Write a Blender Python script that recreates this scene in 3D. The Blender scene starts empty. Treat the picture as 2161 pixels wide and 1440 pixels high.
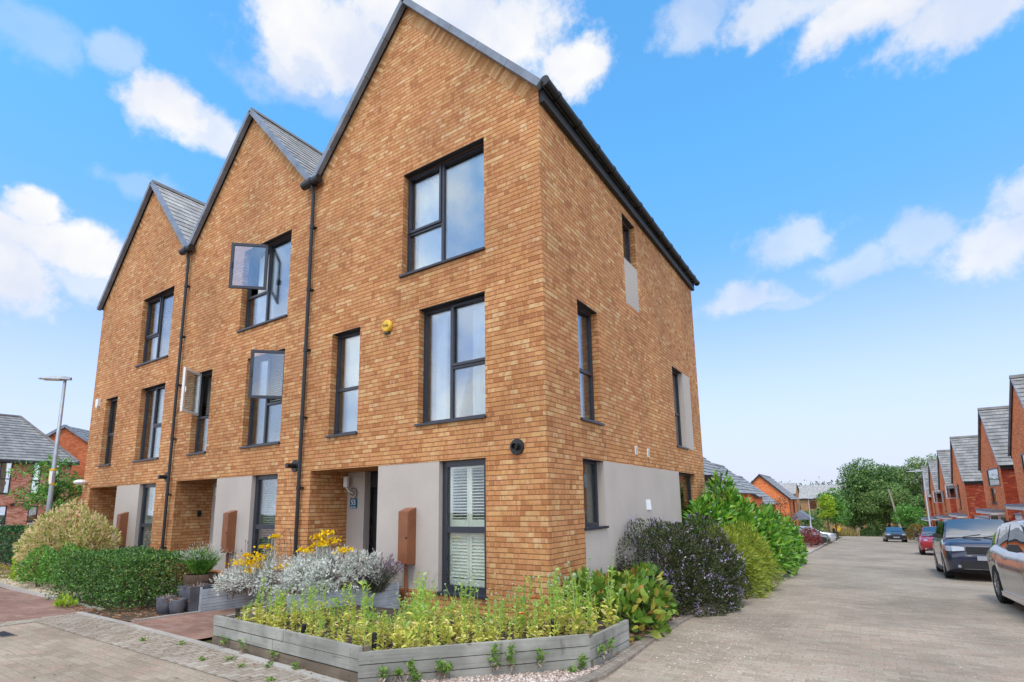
import bpy, math, random
import numpy as np
from mathutils import Vector, Matrix
rng = np.random.default_rng(7); random.seed(7)
scene = bpy.context.scene
COL = scene.collection
BASE = {}
R = math.radians

def gz(x, y):
    b = -0.034*max(y, -15) if y < 0 else -0.046*min(y, 92)
    t = min(1, max(0, (-14-x)/18)); t = t*t*(3-2*t)
    return b*(1-t)+0.5*t if y < 60 else b

# ------------------------------------------------------------------ object helpers
class MB:
    def __init__(s): s.V=[]; s.F=[]; s.M=[]; s.UV=[]
    def add(s, vs, fs, m=0, uv=None):
        o=len(s.V); s.V+= [tuple(v) for v in vs]
        for i,f in enumerate(fs):
            s.F.append(tuple(o+k for k in f)); s.M.append(m)
            s.UV.append(uv[i] if uv else None)
        return s
    def box(s, x0,y0,z0,x1,y1,z1, m=0):
        v=[(x0,y0,z0),(x1,y0,z0),(x1,y1,z0),(x0,y1,z0),(x0,y0,z1),(x1,y0,z1),(x1,y1,z1),(x0,y1,z1)]
        f=[(0,3,2,1),(4,5,6,7),(0,1,5,4),(1,2,6,5),(2,3,7,6),(3,0,4,7)]
        return s.add(v,f,m)
    def quad(s,a,b,c,d,m=0,uv=None): return s.add([a,b,c,d],[(0,1,2,3)],m,[uv] if uv else None)
    def prism(s, poly, off, m=0):
        n=len(poly); off=Vector(off); a=[Vector(p) for p in poly]; b=[p+off for p in a]
        fs=[tuple(range(n-1,-1,-1)),tuple(range(n,2*n))]+[(i,(i+1)%n,n+(i+1)%n,n+i) for i in range(n)]
        return s.add(a+b,fs,m)
    def cyl(s,p0,p1,r0,r1=None,n=10,m=0,caps=True):
        r1=r0 if r1 is None else r1
        p0=Vector(p0);p1=Vector(p1);d=(p1-p0).normalized()
        a=d.orthogonal().normalized();b=d.cross(a)
        vs=[];
        for p,r in((p0,r0),(p1,r1)):
            for i in range(n):
                t=2*math.pi*i/n; vs.append(p+a*math.cos(t)*r+b*math.sin(t)*r)
        fs=[(i,(i+1)%n,n+(i+1)%n,n+i) for i in range(n)]
        if caps: fs+=[tuple(range(n-1,-1,-1)),tuple(range(n,2*n))]
        return s.add(vs,fs,m)
    def tube(s,pts,r,n=6,m=0):
        for i in range(len(pts)-1):
            r0=r[i] if isinstance(r,(list,tuple)) else r; r1=r[i+1] if isinstance(r,(list,tuple)) else r
            s.cyl(pts[i],pts[i+1],r0,r1,n,m)
        return s
    def lathe(s,prof,c,n=16,m=0,axis='z'):
        vs=[];c=Vector(c)
        for r,h in prof:
            for i in range(n):
                t=2*math.pi*i/n; a,b=r*math.cos(t),r*math.sin(t)
                vs.append(c+(Vector((a,b,h)) if axis=='z' else Vector((a,h,b)) if axis=='y' else Vector((h,a,b))))
        fs=[]
        for j in range(len(prof)-1):
            for i in range(n): fs.append((j*n+i,j*n+(i+1)%n,(j+1)*n+(i+1)%n,(j+1)*n+i))
        return s.add(vs,fs,m)
    def ball(s,c,r,n=8,m=0,sz=1.0):
        prof=[(max(1e-4,r*math.sin(math.pi*j/(n//2+1))),-r*sz*math.cos(math.pi*j/(n//2+1))) for j in range(n//2+2)]
        return s.lathe(prof,c,n,m)

def link(name, me, parent=None):
    o=bpy.data.objects.new(name,me); COL.objects.link(o)
    if parent is not None: o.parent=parent
    return o
def tag(o,label=None,cat=None,group=None,kind=None):
    if label: o['label']=label
    if cat: o['category']=cat
    if group: o['group']=group
    if kind: o['kind']=kind
    return o
def thing(name,label,cat,loc=(0,0,0),rz=0,group=None):
    o=link(name,None); o.location=loc; o.rotation_euler=(0,0,rz); o.empty_display_size=.2
    BASE[o.name]=Vector(loc) if rz==0 else None
    return tag(o,label,cat,group)
def build(mb,name,mats,parent=None,smooth=False,raw=False,label=None,fixn=True):
    if not isinstance(mats,(list,tuple)): mats=[mats]
    me=bpy.data.meshes.new(name)
    off=Vector((0,0,0))
    if parent is not None:
        b=BASE.get(parent.name)
        if b is not None and not raw: off=b
    V=[(v[0]-off[0],v[1]-off[1],v[2]-off[2]) for v in mb.V]
    me.from_pydata(V,[],mb.F)
    for m in mats: me.materials.append(m)
    me.polygons.foreach_set('material_index',mb.M)
    if any(u for u in mb.UV):
        uvl=me.uv_layers.new(name='UVMap'); k=0
        dat=[]
        for f,u in zip(mb.F,mb.UV):
            for i in range(len(f)): dat+= list(u[i]) if u else [0,0]
        uvl.data.foreach_set('uv',dat)
    if fixn or smooth:
        import bmesh
        bm=bmesh.new(); bm.from_mesh(me)
        if smooth: bmesh.ops.remove_doubles(bm,verts=bm.verts[:],dist=2e-4)
        bmesh.ops.recalc_face_normals(bm,faces=bm.faces); bm.to_mesh(me); bm.free()
    if smooth: me.polygons.foreach_set('use_smooth',[True]*len(me.polygons))
    me.update()
    o=link(name,me,parent); BASE[o.name]=BASE.get(parent.name) if parent is not None else None
    if parent is not None and raw: BASE[o.name]=None
    if label: o['label']=label
    return o
def np_mesh(name,V,Fq,mat,parent=None,smooth=False):
    """fast mesh from numpy verts (n,3) and quads (m,4), world coordinates"""
    me=bpy.data.meshes.new(name)
    b=BASE.get(parent.name) if parent is not None else None
    V=np.asarray(V,np.float32)
    if b is not None: V=V-np.array(b,np.float32)
    Fq=np.asarray(Fq,np.int32); n,k=Fq.shape
    me.vertices.add(len(V)); me.vertices.foreach_set('co',V.ravel())
    me.loops.add(n*k); me.loops.foreach_set('vertex_index',Fq.ravel())
    me.polygons.add(n); me.polygons.foreach_set('loop_start',np.arange(n,dtype=np.int32)*k)
    me.update(calc_edges=True)
    if smooth: me.polygons.foreach_set('use_smooth',np.ones(n,bool))
    me.materials.append(mat)
    o=link(name,me,parent); BASE[o.name]=b
    return o
def struct(o): o['kind']='structure'; return o

# ------------------------------------------------------------------ materials
class NT:
    def __init__(s,name):
        s.m=bpy.data.materials.new(name); s.m.use_nodes=True; s.t=s.m.node_tree
        s.n=s.t.nodes; s.l=s.t.links; s.p=s.n['Principled BSDF']; s.out=s.n['Material Output']
    def N(s,ty,**kw):
        n=s.n.new(ty)
        for k,v in kw.items(): setattr(n,k,v)
        return n
    def set(s,sock,v):
        if hasattr(v,'is_linked') or hasattr(v,'links'): s.l.new(v,sock)
        else: sock.default_value=v
    def math(s,op,a,b=0.0,c=0.0,clamp=False):
        n=s.N('ShaderNodeMath',operation=op,use_clamp=clamp)
        for i,v in enumerate((a,b,c)):
            if i<len(n.inputs): s.set(n.inputs[i],v)
        return n.outputs[0]
    def mr(s,v,a,b,c=0.0,d=1.0):
        n=s.N('ShaderNodeMapRange'); n.interpolation_type='SMOOTHSTEP'
        for i,q in enumerate((v,a,b,c,d)): s.set(n.inputs[i],q)
        return n.outputs[0]
    def mix(s,f,a,b,blend='MIX'):
        n=s.N('ShaderNodeMix',data_type='RGBA',blend_type=blend); 
        s.set(n.inputs[0],f); s.set(n.inputs[6],a); s.set(n.inputs[7],b); return n.outputs[2]
    def ramp(s,f,stops,interp='LINEAR'):
        n=s.N('ShaderNodeValToRGB'); cr=n.color_ramp; cr.interpolation=interp
        while len(cr.elements)<len(stops): cr.elements.new(.5)
        for e,(p,c) in zip(cr.elements,stops): e.position=p; e.color=(*c,1) if len(c)==3 else c
        s.set(n.inputs[0],f); return n.outputs[0]
    def noise(s,vec,scale,detail=3,rough=.55,dim='3D'):
        n=s.N('ShaderNodeTexNoise',noise_dimensions=dim); 
        if vec is not None: s.l.new(vec,n.inputs['Vector'])
        n.inputs['Scale'].default_value=scale; n.inputs['Detail'].default_value=detail; n.inputs['Roughness'].default_value=rough
        return n.outputs[0]
    def comb(s,x,y,z=0.0):
        n=s.N('ShaderNodeCombineXYZ'); s.set(n.inputs[0],x);s.set(n.inputs[1],y);s.set(n.inputs[2],z); return n.outputs[0]
    def sep(s,v):
        n=s.N('ShaderNodeSeparateXYZ'); s.l.new(v,n.inputs[0]); return n.outputs
    def pos(s): return s.N('ShaderNodeNewGeometry').outputs['Position']
    def obj(s): return s.N('ShaderNodeTexCoord').outputs['Object']
    def white(s,v):
        n=s.N('ShaderNodeTexWhiteNoise',noise_dimensions='2D'); s.l.new(v,n.inputs['Vector']); return n.outputs[0]
    def bump(s,h,strength,dist):
        n=s.N('ShaderNodeBump'); n.inputs['Strength'].default_value=strength; n.inputs['Distance'].default_value=dist
        s.l.new(h,n.inputs['Height']); s.l.new(n.outputs[0],s.p.inputs['Normal'])
    def fin(s,col=None,rough=None,spec=None,metal=None):
        if col is not None: s.set(s.p.inputs['Base Color'],col if not isinstance(col,tuple) else (*col,1)[:4])
        if rough is not None: s.set(s.p.inputs['Roughness'],rough)
        if spec is not None: s.p.inputs['Specular IOR Level'].default_value=spec
        if metal is not None: s.p.inputs['Metallic'].default_value=metal
        return s.m
def plain(name,col,rough=.6,metal=0,var=.12,scale=8,spec=.5,coat=0):
    t=NT(name); n=t.noise(t.obj(),scale,4)
    k=t.mr(n,.3,.7,1-var,1+var)
    c=t.mix(1.0,(*col,1),t.comb(k,k,k),'MULTIPLY')
    t.fin(c,rough,spec,metal)
    if coat: t.p.inputs['Coat Weight'].default_value=coat; t.p.inputs['Coat Roughness'].default_value=.03
    return t.m
def cells(t,u,v,bw,bh,shift=.5,jit=.22,split=0):
    row=t.math('FLOOR',t.math('DIVIDE',v,bh)); fv=t.math('FRACT',t.math('DIVIDE',v,bh))
    odd=t.math('MULTIPLY',t.math('FLOORED_MODULO',row,2.0),shift)
    rj=t.math('MULTIPLY',t.white(t.comb(row,3.7)),jit)
    uu=t.math('ADD',t.math('ADD',t.math('DIVIDE',u,bw),odd),rj)
    col=t.math('FLOOR',uu); fu=t.math('FRACT',uu)
    if split>0:
        # some stretchers give way to pairs of headers
        sp=t.math('LESS_THAN',t.white(t.comb(t.math('ADD',col,13.7),row)),split)
        half=t.math('MULTIPLY',sp,t.math('FLOOR',t.math('MULTIPLY',fu,2.0))); col=t.math('ADD',col,t.math('MULTIPLY',half,.37))
        fh=t.math('FRACT',t.math('MULTIPLY',fu,2.0)); d1=t.math('MINIMUM',fu,t.math('SUBTRACT',1.0,fu)); d2=t.math('MULTIPLY',t.math('MINIMUM',fh,t.math('SUBTRACT',1.0,fh)),.5)
        du=t.math('MULTIPLY',t.math('ADD',t.math('MULTIPLY',sp,d2),t.math('MULTIPLY',t.math('SUBTRACT',1.0,sp),d1)),bw)
    else: du=t.math('MULTIPLY',t.math('MINIMUM',fu,t.math('SUBTRACT',1.0,fu)),bw)
    r1=t.white(t.comb(col,row)); r2=t.white(t.comb(t.math('ADD',col,71.3),row))
    dv=t.math('MULTIPLY',t.math('MINIMUM',fv,t.math('SUBTRACT',1.0,fv)),bh)
    return r1,r2,du,dv,fu,fv
def brick(name,stops,bed,perp,local=False,bw=.225,bh=.075,streak=(.45,.24,.11),streak_amt=.6,jw=.0045,spec=.25,split=0):
    t=NT(name); P=t.obj() if local else t.pos(); X,Y,Z=t.sep(P)
    u=t.math('ADD',X,Y)
    r1,r2,du,dv,fu,fv=cells(t,u,Z,bw,bh,split=split)
    c=t.ramp(r1,stops)
    # cloudy kiln marks, different on every brick
    pv=t.comb(t.math('ADD',t.math('MULTIPLY',u,17.0),t.math('MULTIPLY',r2,50.0)),t.math('MULTIPLY',Z,6.0),t.math('MULTIPLY',r1,30.0))
    ks=t.mr(t.noise(pv,1.0,3),.45,.72); ks=t.math('MULTIPLY',ks,streak_amt)
    c=t.mix(ks,c,(*streak,1))
    fine=t.mr(t.noise(P,60,3),.3,.7,.86,1.12); c=t.mix(1.0,c,t.comb(fine,fine,fine),'MULTIPLY')
    big=t.mr(t.noise(P,.45,5,.65),.33,.67,.84,1.12); c=t.mix(1.0,c,t.comb(big,big,big),'MULTIPLY')
    mb=t.mr(dv,jw*.6,jw*1.5,1.0,0.0); mp=t.mr(du,jw*.5,jw*1.3,1.0,0.0)
    c=t.mix(t.math('MULTIPLY',mp,.5),c,(*perp,1)); c=t.mix(mb,c,(*bed,1))
    h=t.math('SUBTRACT',1.0,t.math('MAXIMUM',mb,mp)); h=t.math('ADD',h,t.math('MULTIPLY',fine,.25))
    t.bump(h,.6,.006)
    return t.fin(c,.85,spec)
def paving(name,stops,joint,bw,bh,jw=.004,jamt=.7,rot=0,patch=.12,bumpd=.004,shift=.5,stain=None):
    t=NT(name); P=t.pos(); X,Y,Z=t.sep(P)
    a,b=(X,Y) if not rot else (Y,X)
    # slightly wandering courses
    w=t.noise(P,1.3,2); a=t.math('ADD',a,t.math('MULTIPLY',w,.02)); b=t.math('ADD',b,t.math('MULTIPLY',w,.03))
    r1,r2,du,dv,fu,fv=cells(t,a,b,bw,bh,shift,.1)
    c=t.ramp(r1,stops)
    k=t.mr(t.noise(P,.55,5,.6),.3,.7,1-patch,1+patch); c=t.mix(1.0,c,t.comb(k,k,k),'MULTIPLY')
    k2=t.mr(t.noise(P,45,3),.3,.7,.85,1.13); c=t.mix(1.0,c,t.comb(k2,k2,k2),'MULTIPLY')
    if stain:
        s=t.mr(t.noise(P,.9,6,.7),.56,.7); c=t.mix(t.math('MULTIPLY',s,.35),c,(*stain,1))
    j=t.math('MAXIMUM',t.mr(du,jw*.5,jw*1.6,1.0,0.0),t.mr(dv,jw*.5,jw*1.6,1.0,0.0))
    jn=t.mr(t.noise(P,2.2,3),.35,.6,.25,1.0)
    c=t.mix(t.math('MULTIPLY',t.math('MULTIPLY',j,jn),jamt),c,(*joint,1))
    t.bump(t.math('ADD',t.math('SUBTRACT',1.0,j),t.math('MULTIPLY',k2,.3)),.5,bumpd)
    return t.fin(c,.85,.25)
def leafmat(name,stops,rough=.5,trans=.25,spec=.4):
    t=NT(name); r=t.N('ShaderNodeNewGeometry').outputs['Random Per Island']
    c=t.ramp(r,stops)
    t.fin(c,rough,spec)
    tr=t.N('ShaderNodeBsdfTranslucent'); t.l.new(c,tr.inputs[0])
    mx=t.N('ShaderNodeMixShader'); mx.inputs[0].default_value=trans
    t.l.new(t.p.outputs[0],mx.inputs[1]); t.l.new(tr.outputs[0],mx.inputs[2]); t.l.new(mx.outputs[0],t.out.inputs[0])
    return t.m
def glass(name,tint=(.85,.90,.90),base=.11,rough=.01,k=.5):
    t=NT(name); t.n.remove(t.p)
    tr=t.N('ShaderNodeBsdfTransparent'); tr.inputs[0].default_value=(*tint,1)
    gl=t.N('ShaderNodeBsdfGlossy'); gl.inputs['Roughness'].default_value=rough; gl.inputs[0].default_value=(.95,.97,1,1)
    lw=t.N('ShaderNodeLayerWeight'); lw.inputs[0].default_value=.35
    f=t.math('ADD',t.math('MULTIPLY',lw.outputs['Fresnel'],k),base,clamp=True)
    # old panes are never quite flat
    bp=t.N('ShaderNodeBump'); bp.inputs['Strength'].default_value=.08; bp.inputs['Distance'].default_value=.02
    t.l.new(t.noise(t.pos(),1.6,1),bp.inputs['Height']); t.l.new(bp.outputs[0],gl.inputs['Normal'])
    mx=t.N('ShaderNodeMixShader'); t.l.new(f,mx.inputs[0]); t.l.new(tr.outputs[0],mx.inputs[1]); t.l.new(gl.outputs[0],mx.inputs[2])
    t.l.new(mx.outputs[0],t.out.inputs[0]); return t.m
def slate(name,a,b,sw=.3):
    t=NT(name); uv=t.N('ShaderNodeUVMap').outputs[0]; U,V,_=t.sep(uv)
    r1,r2,du,dv,fu,fv=cells(t,U,V,sw,1.0,.5,.0)
    c=t.mix(r1,(*a,1),(*b,1))
    k=t.mr(t.noise(t.obj(),3,4),.3,.7,.82,1.15); c=t.mix(1.0,c,t.comb(k,k,k),'MULTIPLY')
    j=t.mr(du,.003,.007,1.0,0.0); c=t.mix(t.math('MULTIPLY',j,.6),c,(.03,.032,.036,1))
    return t.fin(c,.55,.4)

M={}
M['buff']=brick('buff_brick',[(0,(.39,.158,.062)),(.12,(.475,.207,.080)),(.42,(.560,.276,.108)),(.62,(.545,.248,.114)),(.85,(.605,.328,.138)),(.98,(.65,.415,.20)),(1,(.64,.40,.225))],(.19,.085,.034),(.62,.42,.23),streak=(.37,.135,.050),streak_amt=.7,jw=.0056,split=.45)
M['red']=brick('red_brick',[(0,(.72,.18,.055)),(.4,(.82,.235,.075)),(.8,(.86,.28,.10)),(1,(.88,.35,.15))],(.50,.20,.11),(.45,.2,.12),streak=(.45,.08,.03),streak_amt=.35)
M['darkred']=brick('dark_red_brick',[(0,(.26,.035,.018)),(.4,(.34,.05,.022)),(.85,(.42,.075,.03)),(1,(.50,.18,.09))],(.17,.05,.03),(.22,.08,.05),streak=(.14,.02,.012),streak_amt=.5)
M['pinkred']=brick('mottled_red_brick',[(0,(.40,.11,.065)),(.3,(.56,.19,.115)),(.7,(.64,.25,.16)),(1,(.70,.38,.27))],(.42,.30,.24),(.42,.30,.24),streak=(.3,.06,.04),streak_amt=.5)
M['orange']=brick('orange_red_brick',[(0,(.42,.10,.04)),(.5,(.56,.15,.06)),(1,(.62,.21,.09))],(.28,.10,.05),(.30,.12,.06),local=True,streak=(.28,.05,.02),streak_amt=.4)
M['tan']=brick('tan_brick',[(0,(.40,.2,.09)),(.5,(.52,.28,.13)),(1,(.6,.36,.2))],(.35,.2,.1),(.4,.25,.14))
def render_mat():
    t=NT('grey_render'); P=t.pos()
    k=t.mr(t.noise(P,.8,5,.6),.3,.7,.93,1.05); k2=t.mr(t.noise(P,160,2),.3,.7,.94,1.05)
    X,Y,Z=t.sep(P); st=t.mr(t.noise(t.comb(t.math('MULTIPLY',t.math('ADD',X,Y),7.0),t.math('MULTIPLY',Z,.5)),1.0,4),.55,.8,1.0,.93)
    c=t.mix(1.0,(.485,.43,.385,1),t.comb(k,k,k),'MULTIPLY'); c=t.mix(1.0,c,t.comb(k2,k2,k2),'MULTIPLY'); c=t.mix(1.0,c,t.comb(st,st,st),'MULTIPLY')
    sp=t.math('MULTIPLY',t.mr(t.noise(P,5,5,.65),.45,.7),t.mr(Z,.35,1.0,.55,.0)); c=t.mix(sp,c,(.30,.25,.19,1))
    t.bump(k2,.5,.003); return t.fin(c,.9,.2)
M['render']=render_mat()
M['white']=plain('white_render',(.72,.70,.68),.8,var=.05)
M['frame']=plain('anthracite_frame',(.028,.032,.045),.35,var=.06,spec=.5)
M['wframe']=plain('white_frame',(.75,.75,.74),.4,var=.04)
M['black']=plain('black_plastic',(.012,.012,.014),.4)
M['soffit']=plain('dark_soffit',(.02,.021,.024),.55)
M['lead']=plain('grey_verge_trim',(.17,.20,.25),.5,var=.2,scale=3)
M['slate']=slate('grey_roof_slate',(.33,.315,.295),(.45,.43,.405))
M['slate2']=slate('dark_roof_tile',(.20,.20,.195),(.30,.295,.285),.33)
M['ridge']=plain('ridge_tile',(.15,.14,.13),.7,var=.25,scale=2)
M['glass']=glass('window_glass')
M['glass_far']=glass('far_window_glass',base=.35)
M['glass_dark']=glass('clear_glass',(.93,.96,.95),base=.02,k=.45)
M['sheer']=plain('sheer_curtain',(.78,.78,.80),.9,var=.05)
M['cream']=plain('cream_shutter',(.84,.83,.72),.5,var=.03)
M['blind']=plain('grey_blind',(.42,.41,.37),.7,var=.06)
M['door']=plain('charcoal_door',(.02,.021,.024),.4)
M['corten']=plain('brown_box_paint',(.235,.085,.036),.45,var=.12,scale=5)
M['yellow']=plain('yellow_plastic',(.75,.45,.03),.45,var=.05)
M['whitep']=plain('white_plastic',(.78,.78,.78),.4,var=.04)
M['blue']=plain('blue_plaque',(.01,.115,.21),.35,var=.08)
M['ink']=plain('black_lettering',(.01,.01,.01),.5)
M['steel']=plain('galvanised_steel',(.33,.36,.40),.5,metal=.4,var=.1,scale=4)
M['lens']=plain('lamp_lens',(.6,.56,.46),.3)
M['paper']=plain('white_paper',(.85,.85,.85),.8,var=.03)
M['soil']=plain('dark_soil',(.055,.038,.026),.95,var=.4,scale=14)
M['pot']=plain('grey_pot_glaze',(.10,.105,.125),.45,var=.25,scale=6)
def timber(name,a,b,dirx=True):
    t=NT(name); P=t.obj(); X,Y,Z=t.sep(P)
    s=t.math('ADD',X,t.math('MULTIPLY',Y,.8))
    g=t.noise(t.comb(t.math('MULTIPLY',s,1.6),t.math('MULTIPLY',Z,55.0),t.math('MULTIPLY',Y,.4)),1.0,5,.65)
    c=t.ramp(g,[(.2,a),(.5,b),(.8,tuple(min(1,x*1.1) for x in b))])
    pt=t.mr(t.noise(P,2.3,4),.35,.68,.72,1.12); c=t.mix(1.0,c,t.comb(pt,pt,pt),'MULTIPLY')
    low=t.mr(t.noise(t.comb(t.math('MULTIPLY',s,6.0),t.math('MULTIPLY',Z,3.0)),1.0,4),.58,.72); c=t.mix(t.math('MULTIPLY',low,.5),c,(.11,.095,.07,1)); kn=t.mr(t.noise(t.comb(t.math('MULTIPLY',s,3.5),t.math('MULTIPLY',Z,16.0)),1.0,2),.70,.76); c=t.mix(t.math('MULTIPLY',kn,.6),c,(.09,.07,.05,1))
    t.bump(g,.5,.003); return t.fin(c,.8,.25)
M['timber']=timber('weathered_grey_timber',(.215,.21,.18),(.335,.33,.295))
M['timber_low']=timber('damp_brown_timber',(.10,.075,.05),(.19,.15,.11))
M['deck']=timber('blue_grey_decking',(.24,.27,.30),(.44,.49,.54))
M['pole']=plain('weathered_pole',(.30,.25,.2),.9,var=.2)

# ------------------------------------------------------------------ camera
cam=bpy.data.cameras.new('camera'); co=bpy.data.objects.new('camera',cam); COL.objects.link(co)
fw=Vector((-0.52664968,0.83494322,0.15971829)); rt=Vector((0.84414314,0.5358275,-0.01764245)); up=Vector((0.1003119,-0.1255337,0.98700497))
co.matrix_world=Matrix(((rt.x,up.x,-fw.x,3.6619),(rt.y,up.y,-fw.y,-6.404),(rt.z,up.z,-fw.z,1.7515),(0,0,0,1)))
cam.sensor_fit='HORIZONTAL'; cam.sensor_width=36; cam.lens=1099.4047/2161*36
cam.shift_x=-25.34/2161; cam.shift_y=165.266/2161
cam.clip_end=6000; cam.clip_start=.05
scene.camera=co

# ------------------------------------------------------------------ sky and sun
SUN=Vector((.16,-.48,.90)).normalized()
el=math.asin(SUN.z); az=math.atan2(SUN.x,SUN.y)
sl=bpy.data.lights.new('sun','SUN'); so=bpy.data.objects.new('sun',sl); COL.objects.link(so)
sl.energy=1.7; sl.angle=R(14); sl.color=(1,.95,.88)
so.rotation_euler=SUN.to_track_quat('Z','Y').to_euler(); so.location=(-20,-20,40)
def world():
    w=bpy.data.worlds.new('World'); scene.world=w; w.use_nodes=True
    t=NT.__new__(NT); t.t=w.node_tree; t.n=t.t.nodes; t.l=t.t.links
    bg=t.n['Background']; bg.inputs[1].default_value=.1
    sky=t.N('ShaderNodeTexSky',sky_type='NISHITA'); sky.sun_disc=False
    sky.sun_elevation=el; sky.sun_rotation=az; sky.altitude=100; sky.air_density=1.0; sky.dust_density=.6; sky.ozone_density=2.5
    D=t.N('ShaderNodeTexCoord').outputs['Generated']
    def vdot(a,b):
        n=t.N('ShaderNodeVectorMath',operation='DOT_PRODUCT'); t.l.new(a,n.inputs[0]); n.inputs[1].default_value=b; return n.outputs['Value']
    warp=t.N('ShaderNodeTexNoise'); warp.inputs['Scale'].default_value=9; warp.inputs['Detail'].default_value=5; warp.inputs['Roughness'].default_value=.6
    t.l.new(D,warp.inputs['Vector'])
    wv=t.N('ShaderNodeVectorMath',operation='SUBTRACT'); t.l.new(warp.outputs['Color'],wv.inputs[0]); wv.inputs[1].default_value=(.5,.5,.5)
    wm=t.N('ShaderNodeVectorMath',operation='SCALE'); t.l.new(wv.outputs[0],wm.inputs[0]); wm.inputs['Scale'].default_value=.07
    wa=t.N('ShaderNodeVectorMath',operation='ADD'); t.l.new(D,wa.inputs[0]); t.l.new(wm.outputs[0],wa.inputs[1]); DW=wa.outputs[0]
    best=None
    n1=t.noise(D,17,8,.62); nz=t.math('MULTIPLY',t.math('SUBTRACT',n1,.5),1.7)
    for (x,y,z,a,b,k) in CLOUDS:
        d=Vector((x,y,z)).normalized(); h=Vector((0,0,1)).cross(d).normalized(); v=d.cross(h)
        p=t.math('DIVIDE',vdot(DW,h),a); q=t.math('DIVIDE',vdot(DW,v),b)
        r=t.math('SQRT',t.math('ADD',t.math('MULTIPLY',p,p),t.math('MULTIPLY',q,q)))
        val=t.math('ADD',t.math('SUBTRACT',1.15,r),nz)
        val=t.math('SUBTRACT',val,t.math('MULTIPLY',t.math('LESS_THAN',vdot(D,d),0.2),5.0))
        val=t.math('MULTIPLY',t.mr(val,.08,.72),k)
        best=val if best is None else t.math('MAXIMUM',best,val)
    m1=best
    # broken cloud behind the photographer (seen in the windows), thickened for added fill light
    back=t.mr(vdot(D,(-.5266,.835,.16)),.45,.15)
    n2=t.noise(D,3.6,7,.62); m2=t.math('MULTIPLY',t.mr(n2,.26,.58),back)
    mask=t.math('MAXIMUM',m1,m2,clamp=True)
    z=t.sep(D)[2]
    shade=t.mr(t.noise(DW,7,4),.3,.7)
    cc=t.mix(shade,(CLW*.72,CLW*.79,CLW*.96,1),(CLW,CLW,CLW,1))
    hs=t.N('ShaderNodeHueSaturation'); hs.inputs['Saturation'].default_value=SKSAT; hs.inputs['Value'].default_value=SKVAL; t.l.new(sky.outputs[0],hs.inputs['Color'])
    # thin milky veil low in the sky
    veil=t.mr(z,.0,.46,.97,0.0)
    tint=t.mix(1.0,hs.outputs[0],t.mix(t.mr(z,.22,.62),(.84,.86,1.06,1),(.74,1.24,1.24,1)),'MULTIPLY')
    base=t.mix(veil,tint,(7.1,7.75,9.5,1))
    cloud_fill=t.math('MULTIPLY_ADD',back,CLFILL-1.0,1.0); cc=t.mix(1.0,cc,t.comb(cloud_fill,cloud_fill,cloud_fill),'MULTIPLY')  # off-frame cloud made brighter than the visible cloud, as added fill light
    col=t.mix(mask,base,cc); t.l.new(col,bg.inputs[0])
CLW=9.6; CLFILL=1.85; SKSAT=1.12; SKVAL=2.85
CLOUDS=[(-0.425,0.550,0.719,0.181,0.109,1),(-0.594,0.424,0.683,0.134,0.099,1),(-0.485,0.489,0.725,0.156,0.085,1),(-0.631,0.404,0.662,0.078,0.085,0.9),(-0.309,0.662,0.682,0.064,0.053,1),(-0.647,0.433,0.628,0.117,0.044,0.4),(-0.779,0.280,0.561,.070,.046,1),(-0.762,0.336,0.553,0.084,0.032,0.85),(-0.896,0.198,0.397,0.038,0.029,1),(-0.902,0.231,0.365,0.112,0.046,1),(-0.931,0.170,0.321,0.100,0.068,1),(-0.905,0.273,0.326,0.110,0.034,0.6),(-0.798,0.147,0.584,.065,.045,0.28),(-0.773,0.219,0.596,0.037,0.037,0.4),(-0.834,0.292,0.468,0.062,0.021,0.25),(-0.123,0.701,0.702,0.076,0.042,0.55),(-0.028,0.732,0.681,0.107,0.040,0.8),(0.075,0.763,0.641,0.108,0.048,1),(0.181,0.779,0.600,0.118,0.047,0.9),(-0.058,0.910,0.410,0.086,0.047,0.55),(0.030,0.932,0.361,0.067,0.030,0.45),(0.120,0.919,0.376,0.063,0.035,0.5),(0.204,0.919,0.337,0.084,0.058,0.85),(0.220,0.897,0.383,0.038,0.051,0.75),(-0.140,0.929,0.343,0.082,0.025,0.7),(-0.083,0.941,0.327,0.072,0.013,0.35),(.10,.16,.98,.16,.09,1),(.34,.24,.92,.18,.08,1),(-.08,.34,.93,.14,.07,.9),(.24,.0,.97,.2,.08,.9),(.42,.42,.80,.16,.06,.8)]
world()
scene.view_settings.view_transform='Standard'; scene.view_settings.look='None'; scene.view_settings.gamma=1
scene.view_settings.exposure=0.05

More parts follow.
